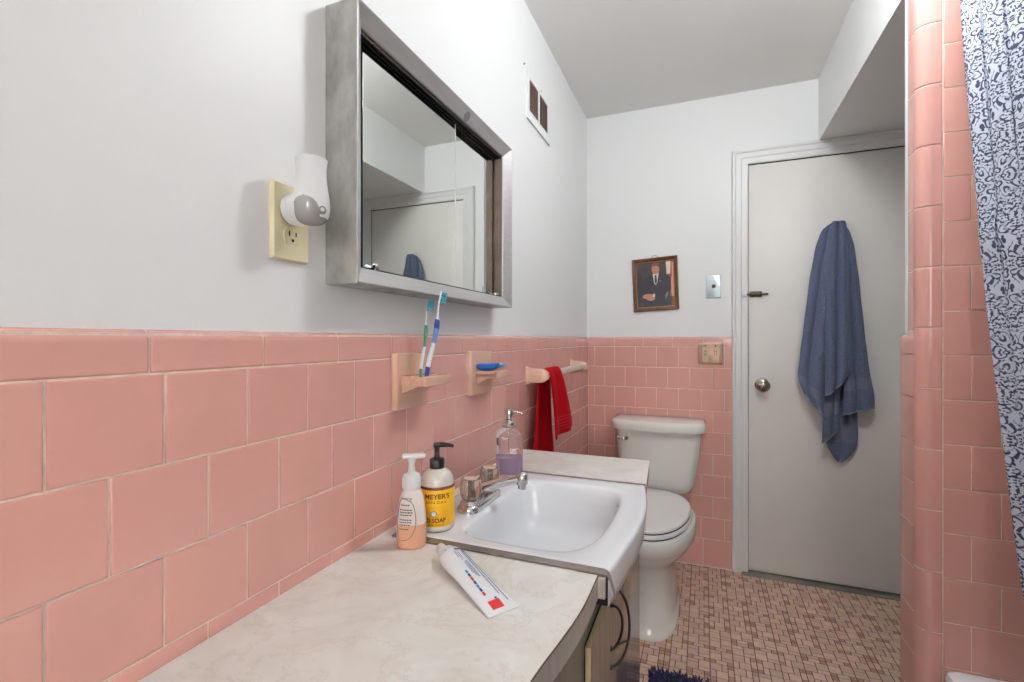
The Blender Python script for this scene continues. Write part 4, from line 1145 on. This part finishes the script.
# toothpaste tube
A = Vector((.163, .745, 0)); Bp = Vector((.338, .628, 0)); d = (Bp-A).normalized(); s_ = Vector((-d.y, d.x, 0))
tp = thing('toothpaste_tube', 'white toothpaste tube lying flat on the countertop', 'toothpaste', (.25, .69, CZ))
L_ = (Bp-A).length
bm = BM(); rings = []
for t, w, h_ in ((.17, .0170, .016), (.20, .0215, .0175), (.30, .0235, .0165), (.5, .0235, .0125), (.7, .0255, .008), (.88, .0265, .004), (.97, .027, .0016), (1.0, .027, .0014)):
    p = A+d*(L_*t)
    rings.append([p+s_*(w*math.cos(2*PI*k/28))+Vector((0, 0, CZ+h_*.96+h_*math.sin(2*PI*k/28)*(.96 if math.sin(2*PI*k/28) < 0 else 1))) for k in range(28)])
loft(bm, rings, True); tbod = obj('tube_body', bm, M['tubewhite'], tp, ang=50)
bm = BM(); lathe(bm, A+d*(L_*.17)+Vector((0, 0, CZ+.0168)), [(.0165, 0), (.0155, -.006), (.012, -.011), (.0085, -.0135), (.0085, -.018), (.010, -.0185), (.0092, -.034), (.008, -.036), (0, -.036)], d, 32)
obj('cap', bm, M['white'], tp)
def TP(u, v, off=.0006):   # u along tube (0..1), v across -1..1
    w = interp([(.17, .0170, .016), (.20, .0215, .0175), (.30, .0235, .0165), (.5, .0235, .0125), (.7, .0255, .008), (.88, .0265, .004), (.97, .027, .0016), (1.0, .027, .0014)], u)
    cv = max(-.98, min(.98, v)); p = A+d*(L_*u)+s_*(w[0]*cv)
    return (p.x, p.y, CZ+w[1]*.96+w[1]*math.sqrt(1-cv*cv)+off)
def bar_(bm, u0, u1, v0, v1, mi=0, n=6):
    for k in range(n):
        a, b = lerp(u0, u1, k/n), lerp(u0, u1, (k+1)/n)
        q = bm.faces.new([bm.verts.new(TP(x, y)) for x, y in ((a, v0), (b, v0), (b, v1), (a, v1))]); q.material_index = mi
bm = BM()
bar_(bm, .205, .225, -.55, .9, 1); bar_(bm, .225, .30, .55, .75, 1); bar_(bm, .235, .26, .05, .5, 1)
for v, a, b in ((.62, .27, .90), (.42, .28, .84)):
    u = a
    while u < b: bar_(bm, u, u+.012, v, v+.07, 1, 1); u += .017
for v, a, b in ((.10, .28, .38), (-.02, .27, .40), (.20, .42, .62), (.12, .42, .62), (.04, .43, .60), (-.05, .44, .58), (-.14, .27, .36)):
    u = a
    while u < b: bar_(bm, u, u+.009, v, v+.045, 1, 1); u += .014
for k, mi in enumerate((2, 1, 0, 1, 2, 1, 0)): bar_(bm, .52+.043*k, .52+.043*k+.038, -.42, -.28, mi, 2)
bar_(bm, .855, .875, .02, .16, 1, 1); bar_(bm, .875, .955, -.50, .22, 0, 3)
obj('tube_print', bm, [M['redink'], M['blueink'], M['tealink']], tbod, smooth=False)

# ------------------------------------------------------------------ bath mat
bmx = BM(); c0 = (.43, .965); w_, l_ = .60, .77
P_ = [(c0[0]+w_/2+u, c0[1]+l_/2+v) for u, v in rrect(w_, l_, .05, 6)]
prism(bmx, P_, 0.001, .010, lambda u, v, w: (u, v, w))
rnd = random.Random(3)
y = c0[1]+.008
while y < c0[1]+l_-.004:
    x = c0[0]+.006
    while x < c0[0]+w_-.004:
        px, py = x+rnd.uniform(-.004, .004), y+rnd.uniform(-.004, .004); hx, hy = rnd.uniform(-.012, .012), rnd.uniform(-.012, .012); h_ = rnd.uniform(.016, .030)
        r_ = .0042; b_ = [bmx.verts.new((px+r_*math.cos(a), py+r_*math.sin(a), .008)) for a in (0, 2.1, 4.2)]
        m_ = [bmx.verts.new((px+hx*.5+r_*.9*math.cos(a+.5), py+hy*.5+r_*.9*math.sin(a+.5), .008+h_*.6)) for a in (0, 2.1, 4.2)]
        tpv = bmx.verts.new((px+hx, py+hy, .008+h_))
        for k in range(3):
            bmx.faces.new((b_[k], b_[(k+1) % 3], m_[(k+1) % 3], m_[k])); bmx.faces.new((m_[k], m_[(k+1) % 3], tpv))
        x += .0085
    y += .0085
tag(obj('bath_mat', bmx, M['navy'], None, loc=(c0[0]+w_/2, c0[1]+l_/2, 0), smooth=False), 'navy blue shaggy bath mat on the mosaic floor in front of the vanity', 'bath mat')

# ------------------------------------------------------------------ bathtub
tu = thing('bathtub', 'white bathtub in the tiled alcove, only its corner showing', 'bathtub', ((TX+XR)/2, .73, 0))
TZ = .362
bm = BM(); X0, X1, Ya, Yb = TX-.004, XR-.009, -.028, PY0-.003
cxt, cyt = (X0+X1)/2, (Ya+Yb)/2
def tr_(w, l, r, z_): return [(cxt+u, cyt+v, z_) for u, v in rrect(w, l, r, 6)]
W_, Lh = X1-X0, Yb-Ya
loft(bm, [tr_(W_-.02, Lh-.004, .012, .001), tr_(W_-.008, Lh-.004, .014, TZ-.04), tr_(W_-.001, Lh-.002, .018, TZ-.030), tr_(W_, Lh, .020, TZ-.016), tr_(W_-.008, Lh-.008, .022, TZ-.003), tr_(W_-.024, Lh-.020, .024, TZ),
          tr_(W_-.11, Lh-.12, .08, TZ-.002), tr_(W_-.13, Lh-.15, .09, TZ-.012), tr_(W_-.17, Lh-.22, .11, .20), tr_(W_-.22, Lh-.32, .12, .09), tr_(W_-.34, Lh-.5, .12, .06)], True)
obj('tub_body', bm, M['porc'], tu, ang=50)
bm = BM(); lathe(bm, (cxt, Ya+.42, .0605), [(0, 0), (.025, 0), (.026, .002), (.012, .002), (0, .001)], n=24); obj('drain', bm, M['chrome'], tu)

# ------------------------------------------------------------------ shower rod + curtain
bm = BM(); RXX, RZ = 1.185, 2.06
tube(bm, [(RXX, -.029, RZ), (RXX, PY0-.002, RZ)], .0125, 20)
for y_, dy in ((PY0-.001, -1), (-.029, 1)): lathe(bm, (RXX, y_, RZ), [(.026, 0), (.026, .004), (.016, .012), (.013, .014)], (0, dy, 0), 24)
tag(obj('curtain_rod', bm, M['chrome'], None, loc=(RXX, .73, RZ), ang=50), 'chrome shower curtain rod across the tub opening', 'curtain rod')
scn = thing('shower_curtain', 'white shower curtain printed with navy scrolls hanging bunched at the tiled tub wall', 'curtain', (RXX, 1.2, .16))
def curt():
    bm = BM(); uvl = bm.loops.layers.uv.new('UVMap')
    NC, NR = 150, 46
    cols = []
    # arclength pleats running from the tub wall towards the camera
    xs = []
    for j in range(NC+1):
        t = j/NC; xs.append(t)
    grid = []; arc = []
    for i in range(NR+1):
        s = i/NR; z_ = lerp(2.035, .372, s); row = []
        far = lerp(1.464, 1.318, min(1, max(0, (2.035-z_)/(2.035-.60)))**1.6); near = lerp(.55, .42, s)
        xb = 1.172+.055*min(1, max(0, (2.035-z_)/1.45))**1.25
        if z_ < .6: xb -= 0
        a = 0; prev = None
        for t in xs:
            amp = lerp(.017, .024, s)*(.5 if t < .02 else 1)
            ph = t*2*PI*11+.35*math.sin(t*9+s*1.2)
            y_ = lerp(far, near, t)+.010*math.sin(2*ph+.4*s)*min(1, t*20)
            x = xb+amp*(1-math.cos(ph))*.9+.004*math.sin(3*ph+4*s)
            if t < .12 and abs(z_-1.40) < .05: x -= .012*math.sin(PI*t/.12)*math.cos((z_-1.40)/.05*PI/2)
            p = Vector((x, y_, z_)); 
            row.append(p)
        grid.append(row)
    mid = grid[NR//2]; al = [0]
    for j in range(NC): al.append(al[-1]+(mid[j+1]-mid[j]).length)
    V = [[bm.verts.new(p) for p in r] for r in grid]
    for i in range(NR):
        for j in range(NC):
            f = bm.faces.new((V[i][j], V[i][j+1], V[i+1][j+1], V[i+1][j]))
            for l, (a, b) in zip(f.loops, ((i, j), (i, j+1), (i+1, j+1), (i+1, j))): l[uvl].uv = (al[b], grid[a][b].z)
    KEEP.add(id(bm))
    return bm
cu = obj('fabric', curt(), M['curtain'], scn, ang=180); solid(cu, .0012, 0, 0)
for k in range(7):
    y_ = 1.44-k*.145
    bm = BM(); pts = [(RXX+.021*math.cos(a), y_, RZ-.012+.034*math.sin(a)-.0) for a in [2*PI*q/20 for q in range(20)]]
    tube(bm, pts, .0016, 6, closed=True); obj('curtain_ring', bm, M['chrome'], scn)
# small hole in the tile near the rod end
# ------------------------------------------------------------------ ceiling lamp
LX, LY = .92, 1.26
la = thing('ceiling_lamp', 'round flush ceiling lamp with white glass above the room centre', 'lamp', (LX, LY, H))
bm = BM(); lathe(bm, (LX, LY, H), [(0, 0), (.10, 0), (.10, -.012), (.085, -.02)], n=40); obj('lamp_base', bm, M['white'], la)
bm = BM(); lathe(bm, (LX, LY, H-.020), [(.045, 0), (.050, -.012), (.078, -.035), (.092, -.068), (.092, -.095), (.078, -.128), (.050, -.150), (.020, -.159), (0, -.160)], n=40, cap0=True); obj('glass_shade', bm, M['sky'], la)

# ------------------------------------------------------------------ area fill light through the added window
ad = bpy.data.lights.new('fill_light', 'AREA'); ad.shape = 'RECTANGLE'; ad.size = WX1-WX0; ad.size_y = WZ1-WZ0; ad.energy = 55; ad.color = (.99, .99, .975)  # added light, brightens the room from behind the camera
ao = bpy.data.objects.new('fill_light', ad); COL.objects.link(ao); ao.location = ((WX0+WX1)/2, YN-.12, (WZ0+WZ1)/2); ao.rotation_euler = (-PI/2, 0, PI)
ao.rotation_euler = (PI/2, 0, 0)
w = bpy.data.worlds.new('world'); SC.world = w; w.use_nodes = True
w.node_tree.nodes['Background'].inputs[0].default_value = (.8, .9, 1, 1); w.node_tree.nodes['Background'].inputs[1].default_value = 1.2

SC.view_settings.view_transform = 'Standard'; SC.view_settings.look = 'None'; SC.view_settings.gamma = 1; SC.view_settings.use_curve_mapping = False
SC.view_settings.exposure = 0.1
